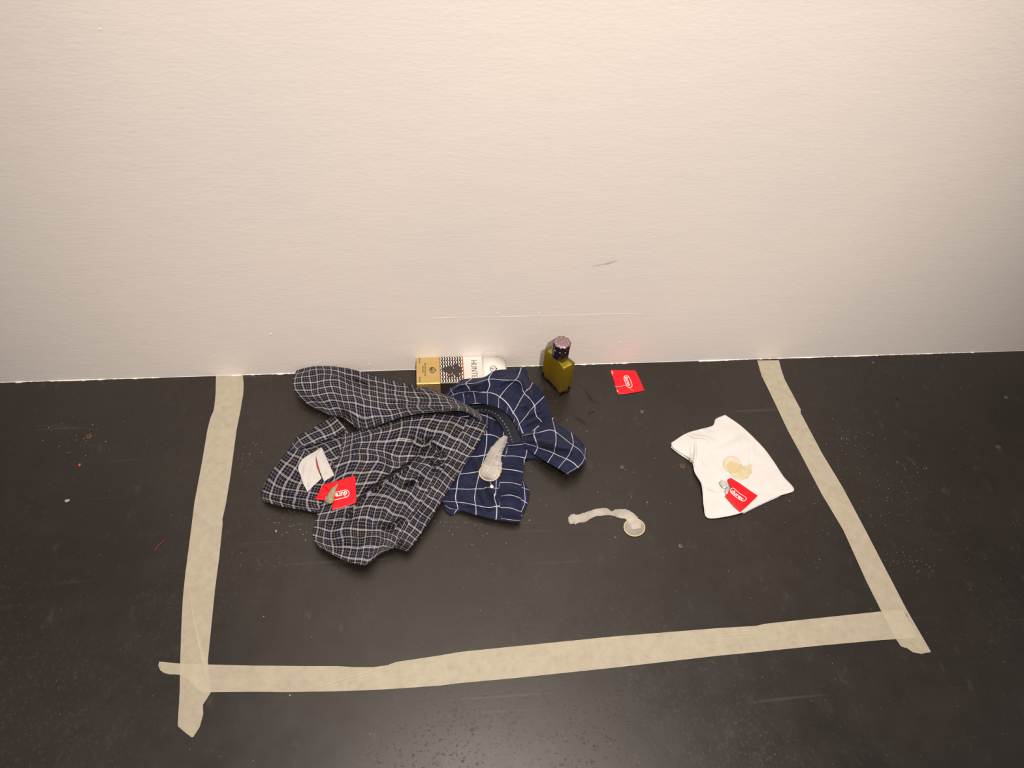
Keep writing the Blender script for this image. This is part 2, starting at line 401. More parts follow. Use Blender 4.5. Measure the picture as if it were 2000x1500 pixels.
def px_capsule(centre, ex, ey, length, height, wid, bend=0.0, cut=None, n=14):
    r = height/2; L = length/2-r; out, inn = [], []
    for s, k0 in ((1, -90), (-1, 90)):
        for k in range(n+1):
            a = math.radians(k0+180*k/n); c, q = math.cos(a), math.sin(a)
            out.append((s*L+r*c, r*q)); inn.append((s*L+(r-wid)*c, (r-wid)*q))
    # densify straight runs
    def dens(ring):
        o = []
        for i in range(len(ring)):
            a, b = ring[i], ring[(i+1) % len(ring)]; m = max(1, int(math.hypot(a[0]-b[0], a[1]-b[1])/2))
            for k in range(m): o.append((a[0]+(b[0]-a[0])*k/m, a[1]+(b[1]-a[1])*k/m))
        return o
    ro, ri = [], []
    for i in range(len(out)):
        j = (i+1) % len(out); m = max(1, int(math.hypot(out[i][0]-out[j][0], out[i][1]-out[j][1])/1.5))
        for k in range(m):
            t = k/m; ro.append((out[i][0]*(1-t)+out[j][0]*t, out[i][1]*(1-t)+out[j][1]*t)); ri.append((inn[i][0]*(1-t)+inn[j][0]*t, inn[i][1]*(1-t)+inn[j][1]*t))
    n2 = len(ro); ex, ey = np.array(ex, float), np.array(ey, float)
    tr = lambda p: tuple(np.array(centre)+ex*p[0]+ey*(p[1]+bend*(p[0]**2)))
    f = []
    for i in range(n2):
        j = (i+1) % n2
        if cut is not None and (ro[i][0] > cut or ro[j][0] > cut): continue
        f.append((i, j, n2+j, n2+i))
    return [tr(p) for p in ro]+[tr(p) for p in ri], f

# ================================================================== the setting
floor = box('floor', (-2.2, -1.6, -.05), (2.6, WALL_Y+.02, 0), M['floor']); tag(floor, 'black painted floor with scuffs and pale specks', 'floor', kind='structure')
wall = box('wall_back', (-2.2, WALL_Y, 0.0008), (2.6, WALL_Y+.12, 2.9), M['wall']); tag(wall, 'off-white painted wall behind the taped square', 'wall', kind='structure')
# the wall lights are spotlights on the ceiling, out of view
rnd = random.Random(4)
def wall_relief():
    # ragged run of white paint along the joint
    V, Fc = [], []; x = -1.05; k = 0
    while x < 1.5:
        wd = .0003+.0030*max(0, noise.noise(Vector((x*9, 0, 1)))+.02)+.0040*max(0, noise.noise(Vector((x*45, 0, 4)))-.12)+.003*max(0, noise.noise(Vector((x*150, 3, 4)))-.1)
        if noise.noise(Vector((x*5, 7, 2))) > .12: wd = .0001
        V += [(x, WALL_Y+.001, .0002), (x, WALL_Y+.001, .0016), (x, WALL_Y-wd, .0008), (x, WALL_Y-wd-.0004, .0001)]
        if k:
            b = 4*k
            for a in range(3): Fc.append((b-4+a, b+a, b+a+1, b-3+a))
        k += 1; x += .003
    mk('paint_edge', V, Fc, M['white_paint'], wall)
    # raised seam under the paint
    a, b = PW(842, 621.5), PW(1256, 612); V, Fc = [], []
    for k in range(61):
        t = k/60; c = a.lerp(b, t); h = .0001+.0004*noise.noise(Vector((t*9, 0, 0))); c.z += .0012*noise.noise(Vector((t*4, 3, 0)))
        V += [(c.x, WALL_Y+.0004, c.z-.0016), (c.x, WALL_Y-h-.0004, c.z), (c.x, WALL_Y+.0004, c.z+.0008)]
        if k:
            q = 3*k; Fc += [(q-3, q, q+1, q-2), (q-2, q+1, q+2, q-1)]
    mk('plaster_seam', V, Fc, M['wall'], wall)
    # grey rubbed mark
    V, Fc = [], []
    for k, (px, py, h) in enumerate([(1156, 519.5, .4), (1166, 518.5, 1.4), (1178, 516.5, 1.6), (1190, 514, 2.2), (1200, 511, 1.6), (1209, 508, .4)]):
        c = PW(px, py-h, WALL_Y-.0004); d = PW(px, py+h, WALL_Y-.0004); V += [c, d]
        if k: Fc.append((2*k-2, 2*k, 2*k+1, 2*k-1))
    mk('rub_mark', V, Fc, M['scuff'], wall)
    # lumps of dried paint
    for px, py, r in [(529, 652, 2.2), (1211, 668, 1.8), (972, 611, 1.6), (1108, 634, 1.6), (1053, 611, 1.4), (195, 57, 1.3), (1600, 648, 1.5), (620, 709, 1.7), (721, 711, 1.9), (420, 693, 1.2), (1055, 631, 1.4)]:
        c = PW(px, py); V = []; Fc = []
        for a in range(8):
            t = a*math.pi/4; V.append((c.x+math.cos(t)*r*.0019, WALL_Y+.0002, c.z+math.sin(t)*r*.0010))
        V.append((c.x+.0004, WALL_Y-r*.0007, c.z+.0003)); Fc = [(a, (a+1) % 8, 8) for a in range(8)]
        mk('paint_lump', V, Fc, M['wall'], wall)
wall_relief()
def screw_or_hole(px, py, r_mm, mat, slot=True):
    c = P(px, py); r = r_mm*.001; V, Fc = [], []; n = 14
    for rr, z in ((1.0, .0001), (.95, .0007), (.7, .0010), (.0, .0011)):
        if rr == 0: V.append((c.x, c.y, z)); continue
        for k in range(n): a = 2*math.pi*k/n; V.append((c.x+r*rr*math.cos(a), c.y+r*rr*math.sin(a), z))
    for q in range(2):
        for k in range(n): Fc.append((q*n+k, q*n+(k+1) % n, (q+1)*n+(k+1) % n, (q+1)*n+k))
    for k in range(n): Fc.append((2*n+k, 2*n+(k+1) % n, 3*n))
    o = mk('screw_or_hole', V, Fc, mat, floor)
    if slot:
        V, Fc = [], []
        for ang in (.5, .5+math.pi/2):
            d = Vector((math.cos(ang), math.sin(ang), 0)); e = Vector((-d.y, d.x, 0)); b = len(V)
            for s, t in ((-1, -1), (1, -1), (1, 1), (-1, 1)): V.append(Vector((c.x, c.y, .00125))+d*s*r*.42+e*t*r*.10)
            Fc.append((b, b+1, b+2, b+3))
        mk('screw_slot', V, Fc, M['slot'], o, smooth=False)  # cross slot as a flat, darker shape on the head
for a in [(1333, 910, 6.2, 'rust'), (1215, 912, 4.2, 'steel'), (1254, 803.5, 4.4, 'steel'), (173.5, 852, 6.2, 'rust'), (1950, 873, 5.2, 'rust'), (1329, 1066, 4.2, 'steel'), (1965, 776, 4.5, 'steel'), (1705, 708, 3.4, 'steel')]:
    screw_or_hole(a[0], a[1], a[2], M[a[3]])
screw_or_hole(1753, 779, 4.6, M['hole'], False)  # an empty hole, its inner shade put into a black disc

for pts in ([(1131, 748), (1140, 758), (1150, 768), (1158, 780), (1172, 789), (1168, 791), (1154, 784), (1146, 772), (1137, 760)], [(1120, 812), (1130, 815), (1144, 825), (1146, 830), (1138, 829), (1126, 820)], [(1148, 806), (1158, 803), (1164, 803), (1156, 808), (1148, 810)]):
    mk('dark_smear', [P(a, b, .0003) for a, b in pts], [tuple(range(len(pts)))], M['dark_smear'], floor, smooth=False)
# ================================================================== masking tape
def tape(name, left, right, z_mm, label, n=150, seed=0):
    L, Rr = resample(left, n), resample(right, n); V, Fc = [], []; m = 5
    for i in range(n):
        for j in range(m):
            t = j/(m-1); q = L[i]*(1-t)+Rr[i]*t
            V.append(P(q[0], q[1], (z_mm+.10*noise.noise(Vector((q[0]/14, q[1]/14, seed))))*.001))
    for i in range(n-1):
        for j in range(m-1): Fc.append((i*m+j, i*m+j+1, (i+1)*m+j+1, (i+1)*m+j))
    o = mk(name, V, Fc, M['tape']); fix_normals(o); tag(o, label, 'tape', 'strips of masking tape on the floor'); return o
def tape_fold(parent, pts, z):
    """raised pleat in a strip: centre pixel + half width"""
    V, Fc = [], []
    for k, (x, y, hw, ux, uy) in enumerate(pts):
        for s, h in ((-1, 0), (-.2, 1.6), (.5, 1.3), (1, 0)): V.append(P(x+ux*hw*s, y+uy*hw*s, (z+.15+h*min(1, hw/3))*.001))
        if k:
            b = 4*k
            for a in range(3): Fc.append((b-4+a, b-3+a, b+a+1, b+a))
    return mk('pleat', V, Fc, M['tape'], parent)
LT_L = [(422, 734), (421, 770), (418, 800), (411, 816), (405, 840), (395, 900), (380, 980), (370, 1060), (362, 1120), (357, 1170), (354, 1230), (352, 1290), (351, 1350), (347, 1418), (362, 1431), (374, 1440)]
LT_R = [(474, 732), (476, 750), (475, 770), (470, 800), (462, 840), (450, 930), (441, 985), (434, 1016), (435, 1021), (428, 1090), (420, 1150), (413, 1220), (406, 1290), (410, 1340), (412, 1352), (402, 1368), (396, 1376), (397, 1395), (390, 1420), (377, 1440)]
t1 = tape('masking_tape', LT_L, LT_R, .35, 'strip of masking tape on the floor beside the plaid boxer shorts', seed=1)
tape_fold(t1, [(369.5, 1150, 1.2, 1, .1), (374, 1185, 2.5, 1, .2), (381, 1220, 3.2, 1, .25), (389, 1260, 4.5, 1, .28), (397, 1292, 6.5, 1, .3), (405, 1335, 4, 1, .2)], .35)
RT_L = [(1479, 704), (1487.5, 734), (1502, 763), (1539, 841), (1564, 887), (1605, 965), (1647, 1035), (1692, 1135), (1721, 1193), (1750, 1248), (1760, 1263), (1772, 1266), (1783, 1274), (1800, 1277)]
RT_R = [(1521.4, 703.6), (1526, 722), (1533, 742), (1564.5, 801), (1563, 805), (1606.6, 887), (1645.5, 951), (1688, 1031), (1729, 1110), (1770.7, 1190.5), (1819, 1274), (1808, 1275)]
t2 = tape('masking_tape', RT_L, RT_R, .35, 'strip of masking tape on the floor beside the white tissue', seed=2)
BT_T = [(311, 1292), (330, 1294), (352, 1296), (410, 1298), (500, 1300), (600, 1301), (660, 1301), (690, 1303), (730, 1303), (758, 1299), (772, 1293), (800, 1289), (860, 1280), (900, 1273), (1000, 1263), (1200, 1243), (1400, 1227), (1483, 1222), (1488, 1219), (1600, 1207), (1722, 1194), (1768, 1191), (1771, 1205)]
BT_B = [(309, 1300), (314, 1311), (326, 1317), (350, 1317), (370, 1330), (386, 1346), (394, 1354), (412, 1352), (500, 1351), (560, 1352), (600, 1351), (660, 1350), (720, 1348), (775, 1345), (860, 1339), (900, 1334), (1000, 1325), (1200, 1304), (1400, 1281), (1483, 1273), (1600, 1261), (1722, 1250), (1791, 1246), (1783, 1225)]
t3 = tape('masking_tape', BT_T, BT_B, .85, 'strip of masking tape on the floor running parallel to the wall', seed=3)
tape_fold(t3, [(600, 1347, 1.0, -.3, 1), (640, 1335, 2.5, -.3, 1), (680, 1322, 3, -.3, 1), (720, 1311, 2.8, -.3, 1), (756, 1301, 1.5, -.3, 1)], .85)
tape_fold(t3, [(610, 1349, .8, -.3, 1), (660, 1337, 1.8, -.3, 1), (700, 1324, 2, -.3, 1), (740, 1311, 1.6, -.3, 1), (762, 1300, 1.0, -.3, 1)], .85)
for y0 in (1230, 1236, 1243): tape_fold(t3, [(1400, y0+7, .5, 0, 1), (1430, y0+3, 1.3, 0, 1), (1460, y0+1.5, 1.4, 0, 1), (1488, y0-2, .5, 0, 1)], .85)

# ================================================================== navy boxer shorts
navy = thing('boxer_shorts', P(975, 900), 'navy boxer shorts with thin white check, waist lying open, partly under plaid pair', 'boxer shorts')
NS = 'navy'
# back panel arching over the open waist, from the outer edge to the waistband seam
outer = [(870, 770), (882, 752), (905, 741), (944, 737), (967, 724), (1000, 721), (1026, 719), (1035, 742), (1054, 757), (1064, 778), (1074, 802), (1085, 826)]
seam = [(880, 775), (892, 770), (910, 766), (930, 765), (950, 767), (968, 773), (983, 786), (997, 803), (1006, 818), (1013, 832), (1019, 847), (1024, 860)]
m1 = [((a[0]*.68+b[0]*.32)+dx, (a[1]*.68+b[1]*.32)+dy) for (a, b), (dx, dy) in zip(zip(outer, seam), [(0, 0), (0, 0), (-4, 0), (-8, 0), (-6, 2), (2, 2), (4, 0), (2, 0), (0, 0), (0, 0), (0, 0), (0, 0)])]
m2 = [((a[0]*.34+b[0]*.66)+dx, (a[1]*.34+b[1]*.66)+dy) for (a, b), (dx, dy) in zip(zip(outer, seam), [(0, 0)]*12)]
panel('back_panel', rows([outer, m1, m2, seam], [[8, 20, 41.5, 42.5, 43, 43, 30, 20, 14, 12, 10, 8], [16, 30, 46, 49, 50, 50, 44, 36, 26, 20, 16, 14], [20, 30, 42, 46, 48, 48, 46, 41, 33, 26, 22, 20], [22, 26, 32, 38, 42, 42, 40, 38, 34, 30, 26, 22]]),
      M['navy'], navy, (-.4, 6.3, .3, 2.1), 16, creases=[([(972, 752), (990, 742), (1008, 741), (1024, 752), (1032, 770)], 5, 5, 7), ([(944, 742), (938, 755), (936, 766)], 5, 5, 4), ([(905, 772), (918, 757), (936, 748)], 4, 3, 4), ([(884, 766), (900, 752), (925, 745)], 2.5, 4, 3),
               ([(1030, 750), (1034, 775), (1024, 800)], 4, 7, 5), ([(1012, 800), (1035, 800), (1062, 795)], -3, 4, 5), ([(1018, 832), (1040, 822), (1066, 812)], 4.5, 5, 3)], wrinkle=1.6, wscale=24, skirt='NE', surf=NS, seed=3, drop=.004, uvk=.6)
# waistband along the arch
arch = [(888, 790), (900, 792), (914, 791), (932, 788), (950, 790), (968, 795), (984, 803), (996, 814), (1005, 828), (1012, 842), (1018, 856), (1021, 868)]
marc = [((a[0]+b[0])/2, (a[1]+b[1])/2) for a, b in zip(seam, arch)]
panel('waistband', rows([seam, marc, arch], [[22, 26, 32, 38, 42, 42, 40, 38, 34, 30, 26, 22], [24, 28, 35, 42, 46, 46, 44, 41, 37, 32, 28, 24], [20, 25, 32, 39, 43, 43, 41, 38, 34, 30, 26, 22]]),
      M['navy'], navy, (-.3, 8.6, .04, .96), (10, 22), wrinkle=.8, wscale=12, ripple=(1, 34, 1.6), surf=NS, seed=9)
# inside of the elastic seen through the opening
panel('elastic_lining', rows([[(905, 797), (935, 792), (960, 793), (984, 802), (1000, 818), (1011, 838), (1019, 858), (1020, 876)], [(910, 806), (935, 799), (958, 801), (976, 812), (990, 830), (999, 850), (1005, 868), (1008, 884)], [(912, 812), (935, 806), (956, 809), (970, 820), (982, 838), (990, 856), (996, 872), (1000, 888)]],
      [[26, 32, 36, 34, 31, 27, 23, 20], [16, 20, 24, 24, 23, 22, 22, 21], [12, 14, 16, 18, 19, 19.5, 21, 21]]), M['elastic'], navy, (0, 22, 0, 1), 7, wrinkle=.5, wscale=9)
# front panel: its inside shows in the opening, its outside below
panel('front_panel', rows([[(895, 800), (925, 796), (950, 798), (975, 806), (996, 826)], [(890, 835), (918, 834), (945, 836), (970, 840), (994, 856)], [(880, 872), (912, 872), (940, 872), (968, 872), (992, 880)], [(866, 915), (900, 912), (932, 910), (960, 908), (984, 910)], [(856, 950), (890, 945), (925, 942), (954, 942), (980, 942)], [(858, 974), (888, 972), (922, 972), (952, 974), (980, 974)], [(866, 984), (892, 993), (922, 1003), (952, 1011), (982, 1017)]],
      [[4, 4, 4, 5, 12], [7, 8, 9, 10, 18], [7, 11, 16, 18, 22], [8, 14, 21, 22, 23], [8, 15, 21, 22, 22], [8, 14, 19, 20, 20], [8, 11, 12, 13, 13]]), M['navy'], navy, (.15, 3.4, -.4, 5.6), 17,
      creases=[([(966, 800), (958, 822), (958, 850)], 6, 5, 4), ([(935, 800), (942, 820), (948, 845)], 4, 4, 6), ([(912, 955), (925, 946), (942, 936)], 4, 5, 3), ([(944, 938), (948, 956), (956, 975), (968, 982)], -6, 5, 6), ([(958, 945), (962, 960), (972, 972)], 4, 5, 5), ([(920, 892), (932, 905), (935, 930)], 3.5, 5, 3), ([(905, 985), (940, 990), (968, 996)], 2.5, 5, 4)],
      wrinkle=1.3, wscale=22, skirt='S', surf=NS, seed=5, drop=.006, uvk=.6)
panel('front_waistband', rows([[(992, 866), (1006, 864), (1022, 862)], [(988, 885), (1006, 884), (1025, 886)], [(982, 908), (1003, 908), (1023, 911)], [(977, 931), (1000, 932), (1020, 935)], [(974, 955), (996, 955), (1018, 960)], [(975, 978), (996, 978), (1017, 985)], [(978, 1000), (998, 1000), (1018, 1006)], [(980, 1016), (998, 1019), (1016, 1019)]],
      [[21, 26, 21], [23, 27, 21], [24, 27, 20], [23, 26, 19], [22, 25, 17], [20, 23, 15], [17, 20, 14], [13, 14, 12]]), M['navy'], navy, (.03, .97, -.2, 6.2), (24, 10),
      ripple=(0, 27, 1.9), wrinkle=.7, wscale=10, skirt='SE', surf=NS, seed=2, drop=.007)
panel('leg', rows([[(1010, 842), (1042, 827), (1070, 812), (1090, 828), (1113, 843), (1135, 860), (1146, 882)], [(1017, 852), (1048, 846), (1074, 842), (1095, 853), (1116, 867), (1134, 881), (1145, 898)], [(1022, 864), (1050, 868), (1073, 872), (1092, 882), (1110, 892), (1124, 902), (1134, 911)], [(1024, 874), (1044, 887), (1062, 899), (1078, 908), (1090, 915), (1101, 922), (1109, 926)]],
      [[18, 15, 9, 8, 8, 9, 10], [23, 28, 28, 26, 25, 25, 23], [20, 26, 31, 32, 32, 31, 30], [14, 18, 22, 25, 27, 28, 28]]), M['navy'], navy, (.45, 4.2, .2, 2.7), 15,
      creases=[([(1030, 868), (1060, 872), (1090, 882), (1112, 886)], -6, 6, 4), ([(1035, 860), (1065, 862), (1100, 868), (1128, 884)], 4, 5, 7), ([(1130, 868), (1140, 882), (1142, 898)], -4, 3, 5), ([(1020, 848), (1040, 846), (1056, 838)], 5, 4, 3), ([(1018, 842), (1034, 838), (1052, 832)], -3, 4, 3)],
      wrinkle=1.2, wscale=20, skirt='NES', surf=NS, seed=7, drop=.005, uvk=.6, skirt_to=.002)
panel('seat_panel', rows([[(1004, 876), (1025, 874), (1045, 880), (1060, 892)], [(1004, 890), (1024, 896), (1046, 896), (1064, 899)]], [[12, 12, 12, 10], [5, 5, 5, 6]]), M['navy'], navy, (.3, 2.2, .3, .9), 6, wrinkle=.6, skirt='S')
panel('seat_panel', rows([[(1000, 930), (1014, 936), (1024, 941)], [(1000, 950), (1018, 955), (1034, 960)], [(1000, 972), (1016, 978), (1030, 984)], [(1000, 1000), (1010, 1006), (1019, 1010)]], [[8, 9, 5], [8, 10, 6], [8, 9, 5], [5, 5, 4]]), M['navy'], navy, (.2, 1.3, .2, 3.1), 6, ripple=(0, 9, .9), skirt='E')
panel('seat_panel', rows([[(880, 978), (895, 985), (905, 992)], [(866, 986), (880, 993), (904, 996)], [(870, 1000), (880, 1006), (890, 1003)]], [[4, 4, 4], [4, 5, 4], [2, 2, 2]]), M['navy'], navy, (.1, 1.2, .5, 1.5), 5)
# button and its thread
def disc(name, c, r, h, mat, parent, n=16, dome=.3):
    V, Fc = [], []
    for rr, z in ((1, 0), (1, h*.7), (.8, h), (.25, h*(1-dome))):
        for k in range(n): a = 2*math.pi*k/n; V.append(Vector(c)+Vector((r*rr*math.cos(a), r*rr*math.sin(a), z)))
    for q in range(3):
        for k in range(n): Fc.append((q*n+k, q*n+(k+1) % n, (q+1)*n+(k+1) % n, (q+1)*n+k))
    Fc.append(tuple(range(3*n, 4*n))); Fc.append(tuple(range(n))[::-1]); return mk(name, V, Fc, mat, parent)
def tube(name, pts, r, mat, parent=None, n=6):
    V, Fc = [], []; pts = [Vector(p) for p in pts]
    for i, p in enumerate(pts):
        d = (pts[min(i+1, len(pts)-1)]-pts[max(i-1, 0)]).normalized(); s = d.cross(Vector((0, 0, 1))); s = s.normalized() if s.length > 1e-6 else Vector((1, 0, 0)); u = s.cross(d)
        for k in range(n): a = 2*math.pi*k/n; V.append(p+s*r*math.cos(a)+u*r*math.sin(a))
        if i:
            for k in range(n): Fc.append(((i-1)*n+k, (i-1)*n+(k+1) % n, i*n+(k+1) % n, i*n+k))
    Fc.append(tuple(range(n))[::-1]); Fc.append(tuple(range((len(pts)-1)*n, len(pts)*n))); return mk(name, V, Fc, mat, parent)
bz = sz(NS, 960, 951)
btn = disc('button', P(960.5, 951, (bz+.3)*.001), .0034, .0022, M['button'], navy)
tube('button_thread', [P(957.5, 941, (sz(NS, 957, 941)+.9)*.001), P(959, 946, (sz(NS, 959, 946)+1.1)*.001), P(960.5, 950, (bz+2.4)*.001)], .0006, M['yellow_stitch'], btn)
disc('red_bartack', P(915, 774, (sz(NS, 915, 774)+.1)*.001), .0016, .0006, M['red_thread'], navy, 8)

# ================================================================== plaid boxer shorts
plaid = thing('boxer_shorts', P(740, 900), 'dark plaid boxer shorts with white lines, crumpled beside the navy pair', 'boxer shorts')
PS = 'plaid'
UPW = (0, 15, 0, 6)
# body with gathered folds towards the waistband
B = [[(668, 848), (700, 842), (745, 830), (795, 815), (848, 808), (890, 812), (922, 822)],
     [(668, 868), (705, 855), (748, 846), (795, 836), (832, 840), (868, 850), (901, 862)],
     [(664, 886), (700, 875), (740, 880), (775, 889), (815, 891), (848, 893), (876, 902)],
     [(655, 907), (700, 899), (740, 903), (775, 911), (800, 911), (826, 922), (851, 938)],
     [(634, 968), (680, 945), (720, 938), (760, 942), (785, 950), (806, 962), (828, 976)],
     [(622, 1000), (660, 990), (700, 982), (735, 982), (762, 990), (784, 1000), (803, 1013)],
     [(614, 1024), (650, 1028), (690, 1022), (722, 1026), (745, 1028), (764, 1036), (782, 1048)],
     [(611, 1050), (648, 1062), (690, 1060), (720, 1058), (742, 1058), (758, 1062), (772, 1068)],
     [(622, 1066), (650, 1083), (684, 1098), (712, 1103), (730, 1091), (744, 1080), (760, 1073)]]
BZ = [[14, 16, 16, 16, 16, 20, 24], [16, 20, 24, 26, 28, 30, 30], [14, 22, 28, 30, 32, 32, 30], [13, 22, 28, 31, 32, 31, 29], [16, 20, 26, 30, 31, 30, 27], [17, 24, 28, 30, 30, 28, 26], [18, 25, 29, 31, 29, 27, 24], [19, 25, 29, 30, 28, 25, 22], [20, 23, 26, 27, 25, 22, 20]]
panel('body_panel', rows(B, BZ), M['plaid'], plaid, (-.4, 13.6, .2, 15.4), 20,
      creases=[([(838, 876), (815, 900), (795, 916), (765, 934), (736, 954), (716, 968), (698, 986), (680, 1006), (660, 1022)], 8, 3, 13),
               ([(690, 1000), (660, 1015), (632, 1030)], 4, 5, 8), ([(812, 853), (840, 866), (858, 880), (866, 900)], -10, 3, 4), ([(808, 850), (812, 868), (836, 874)], 6, 4, 7),
               ([(850, 855), (835, 862), (828, 872)], -9, 3, 3), ([(800, 938), (815, 930), (832, 932)], 5, 3, 6), ([(790, 950), (805, 944), (822, 948)], -10, 3, 3), ([(740, 1020), (765, 1018), (782, 1010), (800, 1012)], 5, 3, 6), ([(742, 1032), (765, 1030), (778, 1026)], -10, 2.5, 3),
               ([(700, 985), (690, 1010), (700, 1026), (740, 1026)], -3, 5, 6), ([(650, 1046), (690, 1046), (735, 1046), (768, 1046)], 4, 5, 6), ([(640, 1055), (690, 1070), (740, 1066)], -3, 5, 5), ([(756, 880), (750, 900), (752, 925)], -4, 8, 7), ([(695, 855), (690, 875), (694, 892)], 4, 6, 4), ([(835, 895), (846, 910), (850, 925)], -9, 3, 3), ([(834, 871), (811, 895), (791, 911), (761, 929), (732, 949), (712, 963), (693, 981)], -7, 2.6, 2.6), ([(846, 885), (862, 905), (858, 925)], 5, 3, 4), ([(770, 960), (785, 970), (792, 985)], -3, 5, 5), ([(880, 822), (896, 838), (902, 850)], 4, 5, 4)],
      wrinkle=3.2, wscale=26, skirt='WSN', surf=PS, seed=11, drop=.006)
WB = [[(918, 816), (936, 822), (955, 832)], [(896, 856), (913, 863), (930, 872)], [(872, 897), (888, 904), (904, 913)], [(847, 934), (862, 943), (878, 953)], [(824, 973), (838, 983), (853, 994)], [(799, 1010), (813, 1022), (828, 1034)], [(778, 1045), (792, 1054), (807, 1064)], [(768, 1068), (782, 1072), (796, 1077)]]
panel('waistband', rows(WB, [[26, 30, 24], [31, 34, 26], [31, 34, 26], [30, 33, 25], [28, 31, 23], [26, 28, 21], [24, 26, 20], [19, 20, 17]]), M['plaid'], plaid, (.35, 3.4, .1, 18.6), (32, 9),
      ripple=(0, 26, 3.4), wrinkle=1.3, wscale=11, skirt='ENS', surf=PS, seed=4, drop=.007)
# lower leg, its hem opening and the layer inside the opening
C1 = [[(572, 868), (556, 888), (538, 910), (521, 938), (511, 962), (514, 978)], [(592, 880), (577, 903), (562, 927), (549, 951), (541, 972), (546, 988)], [(614, 892), (602, 916), (591, 939), (583, 960), (579, 980), (582, 994)], [(642, 902), (634, 924), (626, 944), (620, 964), (616, 985), (620, 1001)], [(668, 912), (662, 930), (656, 948), (650, 968), (646, 985), (642, 1001)]]
panel('leg', rows(C1, [[11, 11, 11, 11, 11, 11], [15, 16, 17, 17, 16, 12], [15, 17, 19, 18, 17, 13], [14, 16, 18, 17, 15, 13], [10, 12, 14, 14, 12, 10]]), M['plaid'], plaid, (.2, 6.6, .2, 6.2), 13,
      creases=[([(545, 955), (575, 965), (605, 972)], 3, 5, 7), ([(560, 900), (590, 920), (620, 930)], 2, 7, 5), ([(520, 966), (560, 978), (610, 990)], 2.5, 3, 5)], wrinkle=1.4, wscale=28, skirt='NE', surf=PS, seed=21, drop=.005)
panel('leg_hem', rows([[(565, 874), (577, 856), (602, 841), (630, 825), (652, 811)], [(572, 879), (585, 865), (610, 853), (641, 839), (664, 824)], [(580, 880), (594, 872), (620, 865), (650, 853), (676, 838)]], [[9, 10, 10, 10, 12], [17, 21, 22, 22, 20], [14, 17, 19, 20, 18]]), M['plaid'], plaid, (.4, 6.1, .3, 2.4), 10,
      wrinkle=.7, skirt='N', surf=PS, seed=8, drop=.008)
panel('leg_lining', rows([[(572, 872), (600, 868), (640, 856), (682, 838)], [(590, 886), (622, 876), (652, 866), (690, 850)], [(606, 900), (634, 892), (660, 882), (694, 866)], [(622, 915), (650, 906), (672, 898), (696, 884)]], [[4, 4, 4, 5], [6, 6, 6, 7], [9, 9, 9, 9], [13, 12, 12, 12]]), M['plaid'], plaid, (.3, 5.4, .3, 3.6), 8, creases=[([(602, 876), (612, 886), (630, 890)], 4, 3, 4)], wrinkle=.9, surf=PS, seed=31)
# upper leg, rolled over the body
A = [[(580, 723), (612, 716), (650, 716), (690, 722), (735, 735), (785, 748), (832, 758), (880, 775), (920, 796)],
     [(574, 735), (612, 727), (652, 727), (692, 741), (737, 752), (788, 760), (845, 767), (892, 781), (930, 801)],
     [(572, 748), (612, 742), (652, 738), (692, 752), (737, 763), (790, 772), (850, 776), (900, 787), (936, 806)],
     [(576, 763), (614, 759), (654, 755), (694, 765), (738, 776), (792, 783), (853, 785), (903, 791), (940, 811)],
     [(588, 778), (620, 776), (658, 773), (696, 779), (740, 789), (794, 792), (856, 793), (905, 796), (942, 817)],
     [(606, 792), (634, 792), (664, 792), (700, 800), (744, 806), (797, 801), (858, 799), (906, 800), (944, 822)],
     [(628, 802), (646, 810), (670, 815), (706, 836), (748, 826), (800, 810), (860, 803), (906, 803), (945, 826)]]
AZ = [[20, 24, 26, 24, 16, 14, 25, 28, 28], [28, 34, 38, 34, 26, 24, 31, 34, 32], [30, 38, 42, 38, 33, 33, 36, 37, 34], [28, 38, 43, 42, 40, 40, 41, 40, 36], [22, 33, 40, 43, 43, 43, 43, 41, 37], [15, 24, 32, 38, 41, 42, 42, 40, 36], [14, 18, 22, 26, 33, 36, 38, 37, 34]]
panel('leg', rows(A, AZ), M['plaid'], plaid, (-.3, 22.4, .15, 7.85), 17,
      creases=[([(590, 730), (630, 729), (660, 727), (690, 742), (720, 754), (760, 763)], -5, 4, 5), ([(655, 724), (690, 735), (725, 752), (760, 758), (800, 752)], 4, 6, 4), ([(640, 790), (665, 775), (700, 768), (740, 772)], 3, 10, 8), ([(745, 792), (800, 786), (850, 778), (890, 778)], -3, 3, 4), ([(735, 808), (790, 795), (850, 792), (895, 790)], 2.5, 5, 4), ([(668, 800), (674, 812), (690, 825)], -5, 4, 5), ([(780, 752), (800, 758), (830, 766)], -4, 4, 4)],
      wrinkle=2.4, wscale=30, skirt='NWS', surf=PS, seed=17, drop=.006)
panel('leg_lining', rows([[(668, 812), (690, 822), (712, 836), (735, 828)], [(678, 822), (694, 836), (716, 850), (744, 836)]], [[10, 14, 18, 20], [8, 10, 14, 17]]), M['plaid'], plaid, (0, 3.5, 0, 1), 6)

